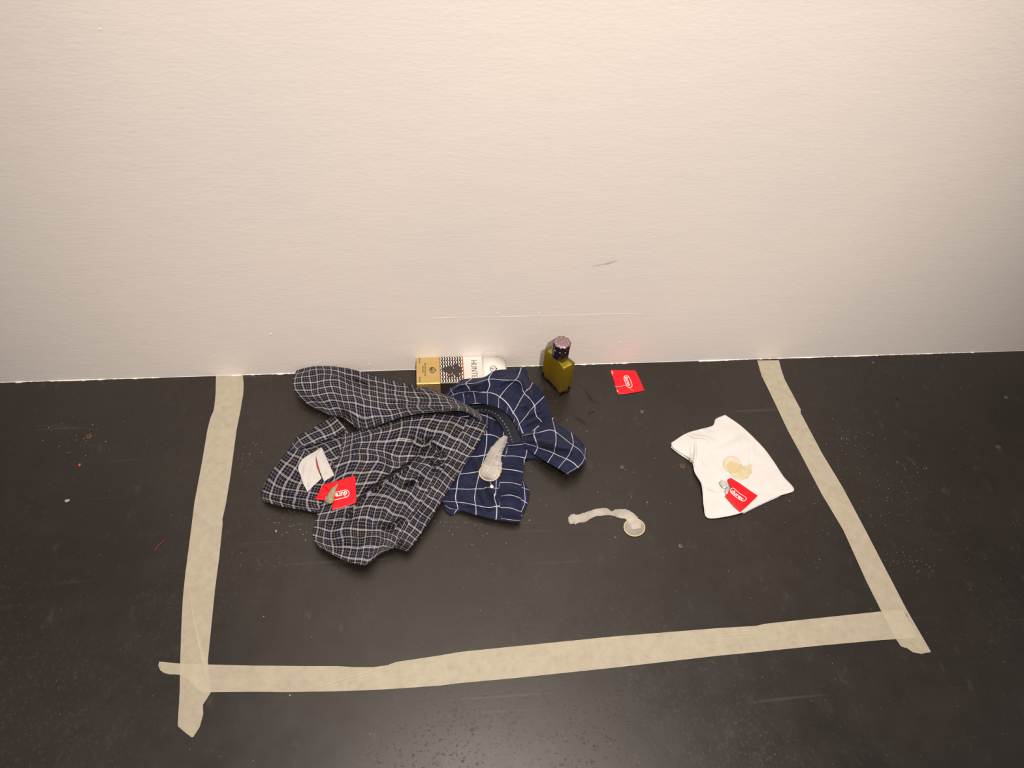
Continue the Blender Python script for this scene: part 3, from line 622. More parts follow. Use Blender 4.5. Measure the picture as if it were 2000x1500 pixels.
# ================================================================== foil wrappers
def foil(name, ctrl, mat, parent, surf=None, lift=1.2, sub=8, creases=(), zc=None, curl=0.0):
    """sheet of foil following what it lies on; returns pixel->height function"""
    A = np.array(ctrl, float)
    if surf:
        base = max(sz(surf, p[0], p[1]) for r in ctrl for p in r) if zc is None else zc
        B = np.zeros(A.shape[:2]+(3,)); B[..., :2] = A[..., :2]
        for i in range(A.shape[0]):
            for j in range(A.shape[1]):
                B[i, j, 2] = .45*base+.55*sz(surf, A[i, j, 0], A[i, j, 1])+lift+(A[i, j, 2] if A.shape[2] > 2 else 0)
    else:
        B = np.zeros(A.shape[:2]+(3,)); B[..., :2] = A[..., :2]; B[..., 2] = lift+(A[..., 2] if A.shape[2] > 2 else 0)
    G = catmull(catmull(B, sub, 0), sub, 1); z = G[..., 2]+crease_field(G[..., 0], G[..., 1], creases)
    if surf:
        for i in range(z.shape[0]):
            for j in range(z.shape[1]): z[i, j] = max(z[i, j], sz(surf, G[i, j, 0], G[i, j, 1])+.5)
    nr, nc = z.shape; V = [P(G[i, j, 0], G[i, j, 1], z[i, j]*.001) for i in range(nr) for j in range(nc)]
    Fc = [((i+1)*nc+j, (i+1)*nc+j+1, i*nc+j+1, i*nc+j) for i in range(nr-1) for j in range(nc-1)]
    o = fix_normals(mk(name, V, Fc, mat, parent))
    s = o.modifiers.new('thickness', 'SOLIDIFY'); s.thickness = .00025; s.offset = -1
    X, Y, Z = G[..., 0].ravel(), G[..., 1].ravel(), z.ravel()
    def zf(a, b):
        d = np.hypot(X-a, Y-b); k = np.argsort(d)[:6]; wt = 1/(d[k]**2+.02); return float((Z[k]*wt).sum()/wt.sum())
    return o, zf

# red wrapper by the wall
wr = thing('condom_wrapper', P(1225, 746), 'red foil condom wrapper lying flat on the floor near the perfume bottle', 'wrapper', 'red condom wrappers')
o, zf = foil('foil', [[(1192, 722.6, 0), (1208, 722.8, .4), (1225, 723, .5), (1241, 723.5, .2)], [(1197, 738, .3), (1213, 737.5, 2.2), (1231, 737, 2.4), (1247.5, 736, .6)], [(1202, 754, .5), (1218, 753, 2.2), (1237, 751.5, 2.2), (1253.5, 750, .6)], [(1207, 769.7, 0), (1223, 769, .5), (1243, 766, .8), (1259, 762.7, .4)]], M['red'], wr, lift=.7,
            creases=[([(1201, 754.5), (1211, 755), (1222, 752.5), (1229, 757.5), (1238, 764)], -.9, 1.4, 1.4)])
v, f = px_capsule((1226.6, 745.3), (.37, .93), (.93, -.22), 25.5, 12.5, 1.2); decal('logo_outline', v, f, M['print_white'], o, zf)
v, f = px_text('durex', (1226.2, 744.6), (.37, .93), (.93, -.22), 19.5, 7.0, .02); decal('lettering', v, f, M['print_white'], o, zf)
tl = resample([(1201, 754.2), (1207, 755.2), (1212, 755), (1217, 753.4), (1221, 752.6), (1224, 754.2), (1228, 757.5), (1232, 760), (1238, 764)], 30)
decal('torn_edge', [(x, y-.45) for x, y in tl]+[(x, y+.35) for x, y in tl], [(i, i+1, 31+i, 30+i) for i in range(29)], M['pink_print'], o, zf, .45)
decal('crimped_seal', [(1193.2, 724), (1196.4, 724.2), (1208.2, 766), (1205.4, 766)], [(0, 1, 2, 3)], M['pink_print'], o, zf, .2)

# red wrapper on the plaid shorts, torn open
wr2 = thing('condom_wrapper', P(662, 962, .03), 'red foil condom wrapper torn open on the plaid boxer shorts', 'wrapper', 'red condom wrappers')
o2, zf2 = foil('foil', [[(631, 946.4, 1), (652, 941, .5), (673, 935, .5), (694, 928.5, 1)], [(641, 957, 2), (655, 955, 2.5), (675, 950, 2), (694.7, 946, 1)], [(650, 972, 2), (660, 972, 3), (678, 968, 2), (695.4, 964, 1)], [(648.4, 996.5, 1.5), (662, 993, 1), (679, 988, .5), (696, 981.6, .5)]], M['red'], wr2, PS, 1.6)
o2b, zf2b = foil('torn_flap', [[(631, 946.4, 1), (640, 948, 2), (650, 950, 3.5)], [(623, 961, 1), (634, 960, 3), (646, 962, 4)], [(615, 975.6, .5), (626, 976.5, 1.5), (637, 978, 2.5)]], M['red'], wr2, PS, 2.0, creases=[([(622, 968), (634, 962), (648, 957)], 1.2, 2, 3)])
v, f = px_capsule((661.5, 967.3), (-.97, .24), (.20, .97), 43, 15.5, 1.3, cut=11); decal('logo_outline', v, f, M['print_white'], o2, zf2)
v, f = px_text('dure', (666.5, 966.2), (-.97, .22), (.12, .98), 24, 10.5, .025); decal('lettering', v, f, M['print_white'], o2, zf2)
v, f = px_capsule((644, 956), (-.9, .4), (.4, .9), 16, 8, .9, cut=-1); v = [(a-2, b) for a, b in v]
# white inner sheet of a wrapper, ripped
ww = thing('condom_wrapper', P(615, 915, .02), 'torn wrapper showing its white printed back, on the plaid boxer shorts', 'wrapper')
ow, zw = foil('foil', [[(628, 873.5, 2), (614, 882, 2), (600, 890, 1.5), (591, 897, 1), (585, 904, .5)], [(622, 881, 3), (612, 892, 3), (601, 900, 3), (591, 907, 2), (582.5, 915, 1)], [(617, 893, 3.5), (611, 905, 3.5), (603, 914, 3), (595, 921, 2), (587, 929, 1)], [(619, 912, 3.5), (613, 920, 3.5), (606, 928, 3), (599, 936, 2), (592, 944, 1)], [(628, 934, 4), (621, 941, 3), (614, 947, 2), (607, 954, 1.2), (600.5, 960.5, .6)]], M['paper'], ww, PS, 2.0)
ow2, zw2 = foil('torn_strip', [[(617, 887, 3.5), (622, 880, 3.5), (628, 873.5, 2.5)], [(619.5, 904, 3.4), (628, 897, 3.5), (636.5, 891, 2.5)], [(625, 921, 3.2), (634, 914, 3.5), (644.5, 910, 2.5)], [(633, 940.5, 3.2), (643, 934, 3), (653, 928, 2)]], M['paper'], ww, PS, 2.2)
decal('red_tear', [(617.6, 897), (619.6, 899), (621.5, 908), (626, 924), (624, 925), (620, 915), (618.3, 912)], [(0, 1, 2, 3, 4, 5, 6)], M['dark_red'], ow, zw, .5)
rr = random.Random(8)
def scribble(pts, z, parent, mat):
    V, Fc = [], []
    for x, y in pts:
        b = len(V); a = rr.uniform(-.5, .5); l = rr.uniform(.5, 1.3)
        V += [(x-l, y-.28+a), (x+l, y-.28-a), (x+l, y+.25-a), (x-l, y+.25+a)]; Fc.append((b, b+1, b+2, b+3))
    tag(decal('faint_print', V, Fc, mat, parent, z, .4), kind='stuff')
scribble([(590+rr.gauss(0, 1.2)+k*.5, 911+k*1.6) for k in range(10)]+[(604+rr.uniform(-3.5, 3.5), 947+rr.uniform(-4, 4)) for k in range(9)], zw, ow, M['grey_print'])
scribble([(637+rr.uniform(-4, 4), 924+rr.uniform(-3, 3)) for k in range(10)], zw2, ow2, M['pink_print'])

# ================================================================== tissue
tis = thing('paper_tissue', P(1430, 920), 'crumpled white paper tissue lying on the black floor', 'tissue'); TS = 'tissue'
T = [[(1311, 865), (1340, 846.5), (1368, 838), (1392, 831), (1398, 818), (1416, 810)],
     [(1314, 874), (1345, 863), (1375, 858), (1404, 854), (1430, 845), (1450, 834)],
     [(1332, 886), (1352, 889), (1385, 890), (1420, 884), (1460, 876), (1489, 872)],
     [(1351, 901), (1364, 914), (1395, 920), (1435, 917), (1480, 911), (1511, 901)],
     [(1357, 922), (1374, 942), (1408, 949), (1455, 947), (1500, 940), (1530, 930)],
     [(1370, 946), (1380, 962), (1412, 974), (1455, 974), (1502, 967), (1551, 957)],
     [(1374, 985), (1381, 1011), (1418, 1009), (1455, 999), (1492, 981), (1522, 967)]]
panel('sheet', rows(T, [[4, 5, 5, 5, 3, 2], [5, 8, 9, 9, 6, 2.5], [5, 9, 9, 8, 6, 3], [4, 8, 9, 7, 6, 3], [6, 9, 8, 7, 5, 2.5], [7, 8, 7, 6, 4, 1.5], [3.5, 1.8, 3.5, 4, 3, 2]]), M['tissue'], tis, (0, 1, 0, 1), 15,
      creases=[([(1339, 845), (1352, 853), (1372, 855), (1390, 862)], 2.5, 1.6, 5), ([(1366, 838), (1382, 843), (1392, 850)], 2.0, 1.6, 4), ([(1353, 864), (1353, 885), (1351, 902)], -3.0, 1.5, 2.5), ([(1357, 862), (1359, 885), (1356, 905)], 2.5, 5, 2), ([(1376, 880), (1373, 898), (1380, 914)], -2.0, 1.6, 3), ([(1470, 862), (1466, 885), (1462, 915), (1462, 945)], -1.3, 2, 5), ([(1475, 862), (1470, 890)], 1.2, 5, 2),
               ([(1380, 952), (1388, 955), (1398, 960)], -2.5, 2, 3), ([(1376, 975), (1380, 995), (1386, 1008)], -2, 1.5, 3), ([(1400, 880), (1430, 870), (1460, 850)], 1.5, 8, 6)], wrinkle=.9, wscale=40, skirt='NW', surf=TS, seed=6, solid=.0004, drop=.003, skirt_to=.0008)
panel('under_fold', rows([[(1311, 870), (1330, 878), (1352, 890)], [(1310, 874), (1328, 888), (1352, 903)]], [[4, 5, 6], [1.5, 1.5, 2]]), M['tissue'], tis, sub=5, solid=.0004)
panel('under_fold', rows([[(1376, 972), (1386, 985), (1400, 1000)], [(1373.5, 978), (1376, 996), (1380, 1010.5)]], [[4, 5, 4], [1.2, 1.2, 1.2]]), M['tissue'], tis, sub=5, solid=.0004)
panel('under_fold', rows([[(1440, 990), (1470, 978), (1510, 965)], [(1452, 1003), (1486, 986), (1524, 969)]], [[3, 3, 2.5], [1.2, 1.2, 1.2]]), M['tissue'], tis, sub=5, solid=.0004)
# red wrapper on the tissue
wr3 = thing('condom_wrapper', P(1446, 966, .012), 'red foil condom wrapper with torn silver corner, on the white tissue', 'wrapper', 'red condom wrappers')
o3, zf3 = foil('foil', [[(1417.5, 940, 2.5), (1428, 933.4, 1.5), (1428.01, 933.41, 1.5)], [(1427, 951, 3), (1438, 946, 3.5), (1445, 944, 1.5)], [(1424.5, 961, 2.5), (1443, 962, 4), (1463, 956.5, 1.5)], [(1416, 969.3, 1.2), (1438, 973, 3.5), (1480, 968, .6)], [(1430, 985, 1.2), (1446, 984, 2.5), (1464, 983, .8)], [(1446, 1000, .6), (1446.01, 1000.01, .6), (1446.02, 1000.02, .6)]], M['red'], wr3, TS, 1.2) if False else \
    foil('foil', [[(1428, 933.4, 1), (1445, 944, 1.2), (1462, 956, 1), (1480, 968, .6)], [(1421, 938, 3), (1437, 953, 4), (1454, 966, 3), (1470.5, 977.5, 1)], [(1427, 953, 4), (1434, 963, 4), (1446, 976, 3), (1459, 988.5, 1)], [(1416, 969.3, 1.5), (1425, 979, 1.5), (1435, 990, 1), (1446, 1000, .6)]], M['red'], wr3, TS, 1.4)
foil('torn_corner', [[(1410.5, 937.6, 4), (1414, 939, 4.5), (1417.5, 940.5, 4)], [(1408, 940, 3), (1414, 944, 4), (1421.5, 945.5, 4.5)], [(1404, 942.5, 2), (1412, 952.5, 3), (1425.5, 950.5, 4.5)]], M['silver'], wr3, TS, 1.0, 5)
foil('torn_corner', [[(1419, 951.5, 3.2), (1424, 953.5, 4.5)], [(1416, 960, 2.6), (1422, 962, 4)], [(1417.5, 965, 2.2), (1421, 964, 3)]], M['silver'], wr3, TS, 1.0, 5)
v, f = px_capsule((1441, 967), (.80, .60), (.62, -.70), 37, 12, 1.2, .006); decal('logo_outline', v, f, M['print_white'], o3, zf3)
v, f = px_text('durex', (1440.8, 967), (.80, .62), (.60, -.72), 28, 7.6, .022); decal('lettering', v, f, M['print_white'], o3, zf3)

# ================================================================== condoms
def sleeve(name, spine, mat, parent, surf=None, n=22, flat=.35, wr=.22, seed=0, base=.8, sub=9, top=None):
    """limp tube: spine of (px, py, half width px), lying on surf"""
    S = catmull(np.array(spine, float), sub, 0); V, Fc = [], []
    for i, (x, y, hw) in enumerate(S):
        d = S[min(i+1, len(S)-1)][:2]-S[max(i-1, 0)][:2]; d /= np.hypot(*d)+1e-9; nx, ny = -d[1], d[0]
        for k in range(n):
            a = 2*math.pi*k/n; c, s = math.cos(a), math.sin(a)
            q = 1+wr*noise.noise(Vector((i*.33, .4*(1 if c > 0 else -1), seed)))
            xx, yy = x+nx*hw*c*q, y+ny*hw*c*q
            zb = (sz(surf, x, y)+base) if surf else base
            h = hw*1.05*flat*(1+3.2*wr*noise.noise(Vector((i*.16, k*.55, seed+5)))+1.5*wr*noise.noise(Vector((i*.4, k*1.3, seed+9))))
            V.append(P(xx, yy, max((zb+h*(1+s)*(.45+.55*abs(s))), .3)*.001))
        if i:
            for k in range(n): Fc.append(((i-1)*n+k, (i-1)*n+(k+1) % n, i*n+(k+1) % n, i*n+k))
    Fc.append(tuple(range(n))); Fc.append(tuple(range((len(S)-1)*n, len(S)*n))); return fix_normals(mk(name, V, Fc, mat, parent))
def rim(name, c, rx, ry, ang, mat, parent, surf=None, r_mm=1.1, n=40, lift=1.2, tilt=0.0, arc=(0, 360)):
    pts = []; ca, sa = math.cos(ang), math.sin(ang)
    for k in range(n+1):
        a = math.radians(arc[0]+(arc[1]-arc[0])*k/n); x, y = rx*math.cos(a), ry*math.sin(a); X, Y = c[0]+x*ca-y*sa, c[1]+x*sa+y*ca
        z = (sz(surf, X, Y) if surf else 0)+lift+tilt*math.sin(a); pts.append(P(X, Y, z*.001))
    return tube(name, pts, r_mm*.001, mat, parent, 8)
def membrane(name, c, rx, ry, ang, mat, parent, surf, lift, sag=1.0):
    V, Fc = [], []; n = 24; ca, sa = math.cos(ang), math.sin(ang)
    for q, rr_ in enumerate((1, .66, .33)):
        for k in range(n):
            a = 2*math.pi*k/n; x, y = rx*rr_*math.cos(a), ry*rr_*math.sin(a); X, Y = c[0]+x*ca-y*sa, c[1]+x*sa+y*ca
            V.append(P(X, Y, ((sz(surf, X, Y) if surf else 0)+lift-sag*(1-rr_)+.5*noise.noise(Vector((X*.3, Y*.3, 0))))*.001))
    V.append(P(c[0], c[1], ((sz(surf, *c) if surf else 0)+lift-sag)*.001))
    for q in range(2):
        for k in range(n): Fc.append((q*n+k, q*n+(k+1) % n, (q+1)*n+(k+1) % n, (q+1)*n+k))
    for k in range(n): Fc.append((2*n+k, 2*n+(k+1) % n, 3*n))
    return fix_normals(mk(name, V, Fc, mat, parent))
c1 = thing('condom', P(965, 895, .02), 'unrolled milky condom lying on the navy boxer shorts', 'condom', 'used condoms')
sleeve('sleeve', [(992.5, 851.5, 2), (986, 857, 6.5), (978, 868, 10), (969, 882, 13), (964, 894, 15), (962, 906, 20), (960, 916, 20.5), (957, 926, 18.5), (955, 933, 12)], M['latex'], c1, NS, flat=.24, wr=.12, seed=2, base=1.0)
tube('fold', [P(x, y, (sz(NS, x, y)+h)*.001) for x, y, h in [(984, 862, 7), (972, 882, 8.5), (962, 900, 11), (955, 913, 12), (947, 929, 9)]], .0016, M['latex'], c1)
rim('rim', (955.5, 923.5), 19.5, 15.5, .15, M['latex_ring'], c1, NS, 1.15, lift=6.0, arc=(-15, 215)); membrane('membrane', (955.5, 923.5), 18.5, 14.5, .15, M['latex'], c1, NS, 6.5)
c2 = thing('condom', P(1190, 1010), 'unrolled milky condom curled on the bare black floor', 'condom', 'used condoms')
sleeve('sleeve', [(1112.5, 1022, 2.5), (1117, 1016.5, 9.5), (1121, 1014.5, 11.0), (1127, 1013.5, 8.5), (1133, 1012.5, 8.5), (1143, 1009.5, 9), (1156, 1004, 7), (1170, 1000.5, 7.5), (1184, 999.5, 7), (1194, 1002.5, 4.2), (1204, 1002, 7.5), (1218, 1003.5, 9.5), (1231, 1009, 9.5), (1238, 1018, 10.5), (1242, 1026, 11), (1243, 1033, 9)], M['latex'], c2, None, flat=.22, wr=.13, seed=7, base=.3)
rim('rim', (1239, 1030), 20.2, 16.8, .12, M['latex_ring'], c2, None, 1.15, lift=2.2); membrane('membrane', (1239, 1030), 19.4, 16, .12, M['latex'], c2, None, 2.0, .6)
c3 = thing('condom', P(1440, 910, .012), 'pale yellow see-through condom lying on the white tissue', 'condom', 'used condoms')
membrane('membrane', (1430, 907), 17.5, 15.5, .2, M['latex_pale'], c3, TS, 2.6, .8); rim('rim', (1430, 907), 17.5, 15.8, .2, M['latex_pale'], c3, TS, .9, lift=1.6)
sleeve('sleeve', [(1423, 906, 8), (1434, 915, 13), (1445, 921, 15), (1455, 921, 13), (1462, 914, 9), (1467, 907, 4)], M['latex_pale'], c3, TS, flat=.18, wr=.12, seed=3, base=.7)
c4 = thing('condom', P(648, 966, .035), 'tan condom poking out of the torn red wrapper on the plaid shorts', 'condom', 'used condoms')
SURF['w2'] = SURF[PS]
sleeve('tip', [(659, 944.5, .6), (656.5, 950, 2.2), (652, 956, 4.5), (648.5, 963, 6.0), (646, 971, 7.0), (644.5, 978, 6.5), (645, 983, 3)], M['latex_tan'], c4, PS, flat=.42, wr=.08, seed=12, base=8.5)
rim('rim', (644, 974), 7.5, 9, .2, M['latex_tan'], c4, PS, 1.0, lift=10, arc=(20, 200), n=20)

# ================================================================== perfume box
BH = 38.0; BX0, BX1 = P(813.5, 749, .038).x, P(945.5, 749, .038).x; BY0 = P(813.5, 749.5, .038).y; BY1 = WALL_Y-.0012
pb = thing('perfume_box', ((BX0+BX1)/2, (BY0+BY1)/2, 0), 'gold and white perfume carton lying against the wall, its end flap open', 'box')
Hb = BH*.001; xg = P(859, 720, Hb).x; xw = P(904.5, 720, Hb).x
box('gold_end', (BX0, BY0, 0), (xg, BY1, Hb), M['gold'], pb, .0006)
body = box('printed_body', (xg, BY0, 0), (xw, BY1, Hb), M['white_card'], pb)
box('white_end', (xw, BY0, 0), (BX1, BY1, Hb), M['white_card'], pb, .0004)
bzf = lambda a, b: BH
box('front_side', (BX0+.0006, BY0-.0004, .0006), (xg, BY0, Hb-.0016), M['gold'], pb)
box('front_side', (xg, BY0-.0004, .0006), (xw, BY0, Hb-.0016), M['brown_print'], pb)
Q = lambda x, y, z=Hb+.0002: (x, y, z)
def flat(name, poly, mat, parent, z=Hb+.0002):
    return mk(name, [(x, y, z) for x, y in poly], [tuple(range(len(poly)))], mat, parent, smooth=False)
flat('dark_ground', [(xg, BY0+.0006), (xw, BY0+.0006), (xw, BY1), (xg, BY1)], M['brown_print'], pb)
# rows of white hooks printed on the dark ground
V, Fc = [], []; nr_, nc_ = 7, 9; cw = (xw-xg)/nc_; ch = (BY1-BY0)/nr_
for i in range(nr_):
    for j in range(nc_):
        cxx = xg+(j+.15)*cw; cyy = BY0+(i+.5)*ch; b = len(V); m = 7
        for k in range(m+1):
            a = math.radians(-80+165*k/m)
            for r_ in (.46, .20+.14*abs(k-m/2)/(m/2)): V.append((cxx+math.cos(a)*cw*r_*1.45, cyy+math.sin(a)*ch*r_, Hb+.0004))
        for k in range(m): Fc.append((b+2*k, b+2*k+2, b+2*k+3, b+2*k+1))
tag(mk('hook_pattern', V, Fc, M['print_white'], pb, smooth=False), kind='stuff')
# dark silhouette shapes on the pattern
pz = lambda pts: [tuple(P(a, b, Hb)[:2]) for a, b in pts]
flat('silhouette', pz([(861, 722), (872, 716.5), (879, 714), (882.5, 714.5), (883.5, 722), (883, 731), (880, 732), (872, 728)]), M['brown_print'], pb, Hb+.0007)
flat('silhouette', pz([(885.5, 714), (889, 710.5), (897, 710), (894, 715), (899, 716), (902.5, 719), (901.5, 722), (903.5, 725), (900, 728), (896, 730), (899, 736), (892, 737), (887, 733), (885, 727), (886.5, 720)]), M['brown_print'], pb, Hb+.0007)
flat('silhouette', pz([(878, 732), (884, 733), (887, 738), (882, 735.5), (875.5, 739)]), M['brown_print'], pb, Hb+.0007)
flat('copper_edge', [(xw-.0008, BY0), (xw+.0012, BY0), (xw+.0012, BY1), (xw-.0008, BY1)], M['copper'], pb, Hb+.0008)
flat('copper_edge', [(xg-.0006, BY0), (xg+.0006, BY0), (xg+.0006, BY1), (xg-.0006, BY1)], M['copper'], pb, Hb+.0008)
v, f = px_text('HUNTER', (926.4, 723.8), (.055, 1.0), (1.0, -.02), 39.5, 11, -.008, 1.05)
decal('lettering', v, f, M['brown_print'], pb, bzf, .4)
def emblem(c, r, parent, zf):
    V, Fc = [], []; n = 24
    for k in range(n):
        a = 2*math.pi*k/n
        for q in (1, .84): V.append((c[0]+r*q*math.cos(a)+(r*.35*max(0, 1-abs(a if a < math.pi else a-2*math.pi)*3) if q == 1 else 0), c[1]+r*q*.97*math.sin(a)))
    for k in range(n): Fc.append((2*k, (2*k+2) % (2*n), (2*k+3) % (2*n), 2*k+1))
    for a in range(6):
        t = -1.3+a*.52; b = len(V); d = np.array([math.cos(t+.6), math.sin(t+.6)]); e = np.array([-d[1], d[0]]); cc = np.array(c)+e*(a-2.5)*r*.24; h = r*.55
        for s, u in ((-1, -1), (1, -1), (1, 1), (-1, 1)): V.append(tuple(cc+d*s*h+e*u*r*.055))
        Fc.append((b, b+1, b+2, b+3))
    decal('emblem', V, Fc, M['brown_print'], parent, zf, .4)
emblem((844.5, 722.5), 6.0, pb, bzf)
# very small print on the gold end, too small to read: short strokes
V, Fc = [], []
for x, y0, y1, st in [(830.5, 709.5, 735, 2.6), (826, 716, 728.5, 2.6), (819.5, 699.5, 710, 2.2), (820, 736, 745, 2.2)]:
    y = y0; k = 0
    while y < y1:
        b = len(V); l = 1.1+.5*(k % 3 == 0); V += [(x-l, y), (x+l, y+.15), (x+l, y+.15+st*.4), (x-l, y+st*.4)]; Fc.append((b, b+1, b+2, b+3)); y += st; k += 1
decal('small_print', V, Fc, M['brown_print'], pb, bzf, .4)
# opened end flap, curving up along the wall
V, Fc = [], []; nn = 12
xr = P(989, 716, .03).x
for k in range(nn+1):
    t = k/nn; x = BX1+(xr-BX1)*t; z = Hb+.004*math.sin(t*math.pi*.9)-.010*t*t
    ty = t**3*.016
    V += [(x, BY0+.004+ty*.9, z), (x, (BY0+BY1)/2, z+.0025*math.sin(t*math.pi)), (x, BY1-ty*.35-.0008, z)]
    if k:
        b = 3*k; Fc += [(b-3, b, b+1, b-2), (b-2, b+1, b+2, b-1)]
fl = fix_normals(mk('end_flap', V, Fc, M['matt_card'], pb)); s = fl.modifiers.new('thickness', 'SOLIDIFY'); s.thickness = .0006; s.offset = -1
emblem((963, 720), 6.4, pb, lambda a, b: BH+3.8)
V = [(BX1, BY1-.001, Hb), (BX1+.034, BY1-.001, Hb+.001), (BX1+.030, BY1-.001, Hb+.012), (BX1+.006, BY1-.001, Hb+.012)]
sf = mk('side_flap', V, [(0, 1, 2, 3)], M['matt_card'], pb, smooth=False); s = sf.modifiers.new('thickness', 'SOLIDIFY'); s.thickness = .0005; s.offset = 0

# ================================================================== perfume bottle
pf, pl_, pr_ = P(1091.5, 776), P(1057.5, 738.5), P(1112, 767.5)
dl = (pl_-pf); dl.z = 0; L1 = .064; dl.normalize()
dr = Vector((dl.y, -dl.x, 0));  dr = dr if dr.x > 0 else -dr
L2 = .030
ctr = pf+dl*L1/2+dr*L2/2; bot = thing('perfume_bottle', (ctr.x, ctr.y, 0), 'square-shouldered glass bottle of yellow perfume with dark scalloped cap', 'bottle')
def prism(name, inset, z0, z1, mat, concave, parent, bev=.0012):
    ring = []; n = 8; a0 = pf+dl*inset+dr*inset; A_, B_ = L1-2*inset, L2-2*inset
    for k in range(n): t = k/n; ring.append(a0+dl*(A_*t)+dr*(concave*math.sin(math.pi*t)))
    for k in range(n): t = k/n; ring.append(a0+dl*A_+dr*(B_*t))
    for k in range(n): t = k/n; ring.append(a0+dl*A_*(1-t)+dr*(B_-concave*math.sin(math.pi*t)))
    for k in range(n): t = k/n; ring.append(a0+dr*B_*(1-t))
    m = len(ring); V = [Vector((p.x, p.y, z0)) for p in ring]+[Vector((p.x, p.y, z1)) for p in ring]
    Fc = [tuple(range(m))[::-1], tuple(range(m, 2*m))]+[(k, (k+1) % m, m+(k+1) % m, m+k) for k in range(m)]
    o = fix_normals(mk(name, V, Fc, mat, parent, smooth=False)); b = o.modifiers.new('bevel', 'BEVEL'); b.width = bev; b.segments = 3; b.limit_method = 'ANGLE'; b.angle_limit = math.radians(40); return o
HBODY = .092
gl = prism('glass_body', 0, .0003, HBODY, M['glass'], .0035, bot, .0022)
prism('liquid', .0036, .0058, HBODY-.006, M['liquid'], .0028, bot, .0045)
prism('glass_base', .0009, .0010, .0050, M['glass'], .0032, bot, .0012)
nc0 = Vector((ctr.x, ctr.y, HBODY))
def ringstack(name, c, prof, mat, parent, n=60, lobes=10, amp=.0):
    V, Fc = [], []
    for r, z, am in prof:
        for k in range(n): a = 2*math.pi*k/n; q = r*(1+am*math.cos(lobes*a)); V.append((c.x+q*math.cos(a), c.y+q*math.sin(a), z))
    for i in range(len(prof)-1):
        for k in range(n): Fc.append((i*n+k, i*n+(k+1) % n, (i+1)*n+(k+1) % n, (i+1)*n+k))
    Fc.append(tuple(range(n))[::-1]); Fc.append(tuple(range((len(prof)-1)*n, len(prof)*n))); return fix_normals(mk(name, V, Fc, mat, parent))
RC = .0172; HC0, HC1 = HBODY+.0012, HBODY+.0385
ringstack('neck', nc0, [(.010, HBODY+.0001, 0), (.010, HBODY+.0012, 0)], M['silver'], bot, 24)
cap = ringstack('cap', nc0, [(RC*.94, HC0, .0), (RC, HC0+.001, .01), (RC, HC0+.012, .02), (RC*1.02, HC1-.003, .045), (RC*1.01, HC1-.0008, .045), (RC*.97, HC1, .045)], M['cap'], bot)
ringstack('cap_top', nc0, [(RC*.97, HC1+.0001, .045), (RC*.95, HC1+.0006, .045), (RC*.2, HC1+.0009, 0)], M['cap_top'], cap)
def bead(c, r, parent):
    V, Fc = [], []; n = 8
    for i in range(1, 5):
        t = math.pi*i/5
        for k in range(n): a = 2*math.pi*k/n; V.append((c[0]+r*math.sin(t)*math.cos(a), c[1]+r*math.sin(t)*math.sin(a), c[2]+r*math.cos(t)))
    V += [(c[0], c[1], c[2]+r), (c[0], c[1], c[2]-r)]
    for i in range(3):
        for k in range(n): Fc.append((i*n+k, i*n+(k+1) % n, (i+1)*n+(k+1) % n, (i+1)*n+k))
    for k in range(n): Fc.append((4*n, (k+1) % n, k)); 
    for k in range(n): Fc.append((4*n+1, 3*n+k, 3*n+(k+1) % n))
    mk('bead', V, Fc, M['bead'], parent)
for k in range(10):
    a = 2*math.pi*(k+.5)/10; bead((nc0.x+RC*.72*math.cos(a), nc0.y+RC*.72*math.sin(a), HC1+.0008), .0009, cap)
bead((nc0.x, nc0.y, HC1+.0009), .0009, cap)
for k in range(10):
    a = 2*math.pi*k/10; bead((nc0.x+RC*1.0*math.cos(a), nc0.y+RC*1.0*math.sin(a), HC1-.0125), .0015, cap)

# ================================================================== small litter
def flake(name, px, py, rx, ry, mat, label, cat, seed, h=.0008, group=None):
    V, Fc = [], []; n = 9; c = P(px, py)
    for k in range(n):
        a = 2*math.pi*k/n; q = 1+.45*noise.noise(Vector((k*1.7, seed, 0))); V.append((c.x+rx*q*math.cos(a)*.001, c.y+ry*q*math.sin(a)*.001, .0002))
    for k in range(n):
        p = V[k]; V.append((c.x+(p[0]-c.x)*.8, c.y+(p[1]-c.y)*.8, h))
    Fc = [tuple(range(n, 2*n))]+[(k, (k+1) % n, n+(k+1) % n, n+k) for k in range(n)]
    o = mk(name, V, Fc, mat, smooth=False); tag(o, label, cat, group); return o
flake('paint_chip', 131, 978, 4.6, 3.4, M['chalk'], 'small white paint chip on the floor outside the taped square', 'paint chip', 2)
flake('orange_fleck', 155.5, 908, 2.2, 3.4, M['orange'], 'tiny orange fleck on the black floor', 'fleck', 5)
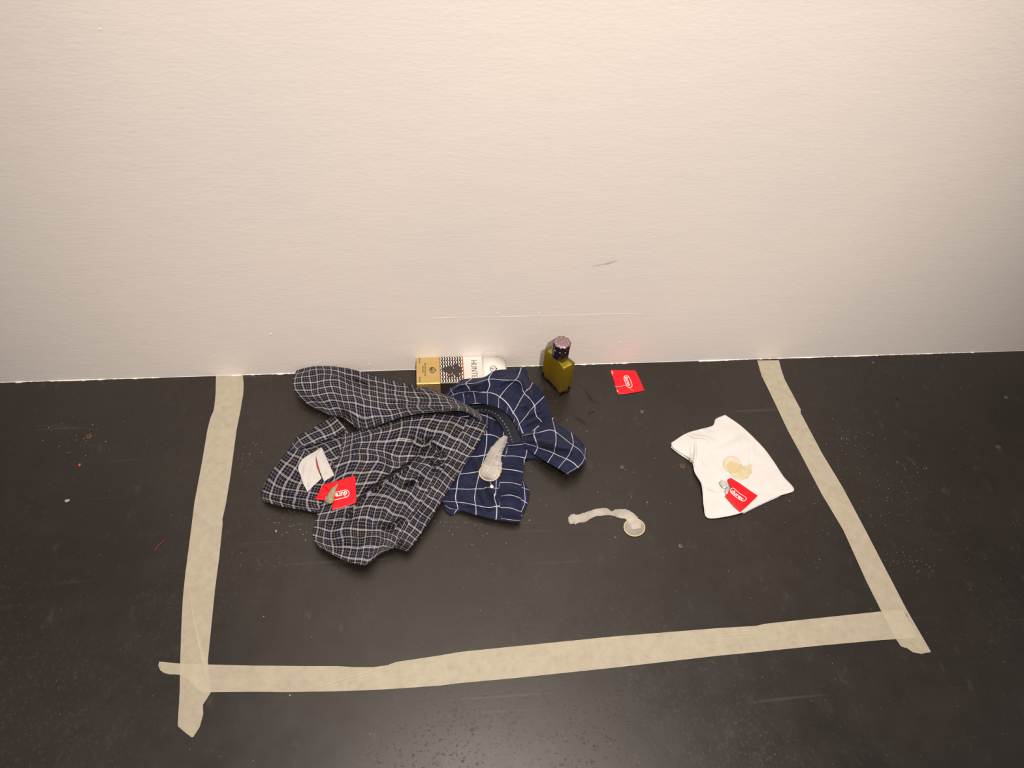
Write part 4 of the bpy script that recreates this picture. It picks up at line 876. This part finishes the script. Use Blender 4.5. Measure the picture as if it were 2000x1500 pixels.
tube('thread', [P(303, 1077, .0008), P(306, 1069, .0012), P(311, 1063, .002), P(317, 1060, .0015), P(321, 1054, .0009)], .0006, M['magenta']); th = bpy.data.objects['thread']; tag(th, 'short magenta thread lying on the black floor', 'thread')
# dried dust and flecks nobody could count
def dust():
    V, Fc = [], []; r = random.Random(11)
    def add(px, py, s):
        c = P(px, py)
        if c.y > WALL_Y-.004: return
        a = r.uniform(0, 6.3); l = s*r.uniform(.6, 1.8); wd = s*r.uniform(.4, .9); b = len(V)
        for k in range(5):
            t = a+k*1.2566; q = r.uniform(.7, 1.2); V.append((c.x+math.cos(a)*math.cos(t-a)*l*q-math.sin(a)*math.sin(t-a)*wd*q, c.y+math.sin(a)*math.cos(t-a)*l*q+math.cos(a)*math.sin(t-a)*wd*q, .0001))
        V.append((c.x, c.y, .0001+s*.6))
        for k in range(5): Fc.append((b+k, b+(k+1) % 5, b+5))
    for k in range(700):
        add(r.uniform(0, 2000), r.uniform(700, 1500), .0006*r.uniform(.4, 1.0))
    for k in range(260):
        add(r.uniform(0, 2000), 745-.031*r.uniform(0, 2000)+abs(r.gauss(0, 18)), .0006*r.uniform(.5, 1.2))
    for cxp, cyp, sp, n in [(575, 1022, 22, 26), (520, 1098, 22, 16), (490, 890, 30, 50), (920, 1030, 55, 40), (1660, 870, 40, 60), (1200, 990, 90, 60), (1700, 1000, 120, 80), (140, 860, 35, 50), (880, 1020, 20, 16), (1770, 1090, 26, 30), (1760, 930, 40, 50), (1370, 840, 40, 30)]:
        for k in range(n): add(r.gauss(cxp, sp), r.gauss(cyp, sp*.6), .0008*r.uniform(.4, 1.2))
    for px, py, s in [(539, 1037, 2.2), (560, 1040, 1.6), (597, 1055, 1.4), (1264, 981, 1.5), (1202, 1049, 1.5), (1034, 1016, 1.6), (566, 1358, 1.4), (723, 1434, 1.4), (515, 1204, 1.6), (609, 1244, 1.2), (1146, 842, 1.3), (1132, 836, 1.2), (1108, 820, 1.1), (1037, 921, 1.3), (845, 1007, 1.6), (850, 1017, 1.2)]: add(px, py, s*.001)
    o = mk('dust', V, Fc, M['chalk'], smooth=False); tag(o, 'pale dust and paint specks scattered over the black floor', 'dust', kind='stuff')
dust()
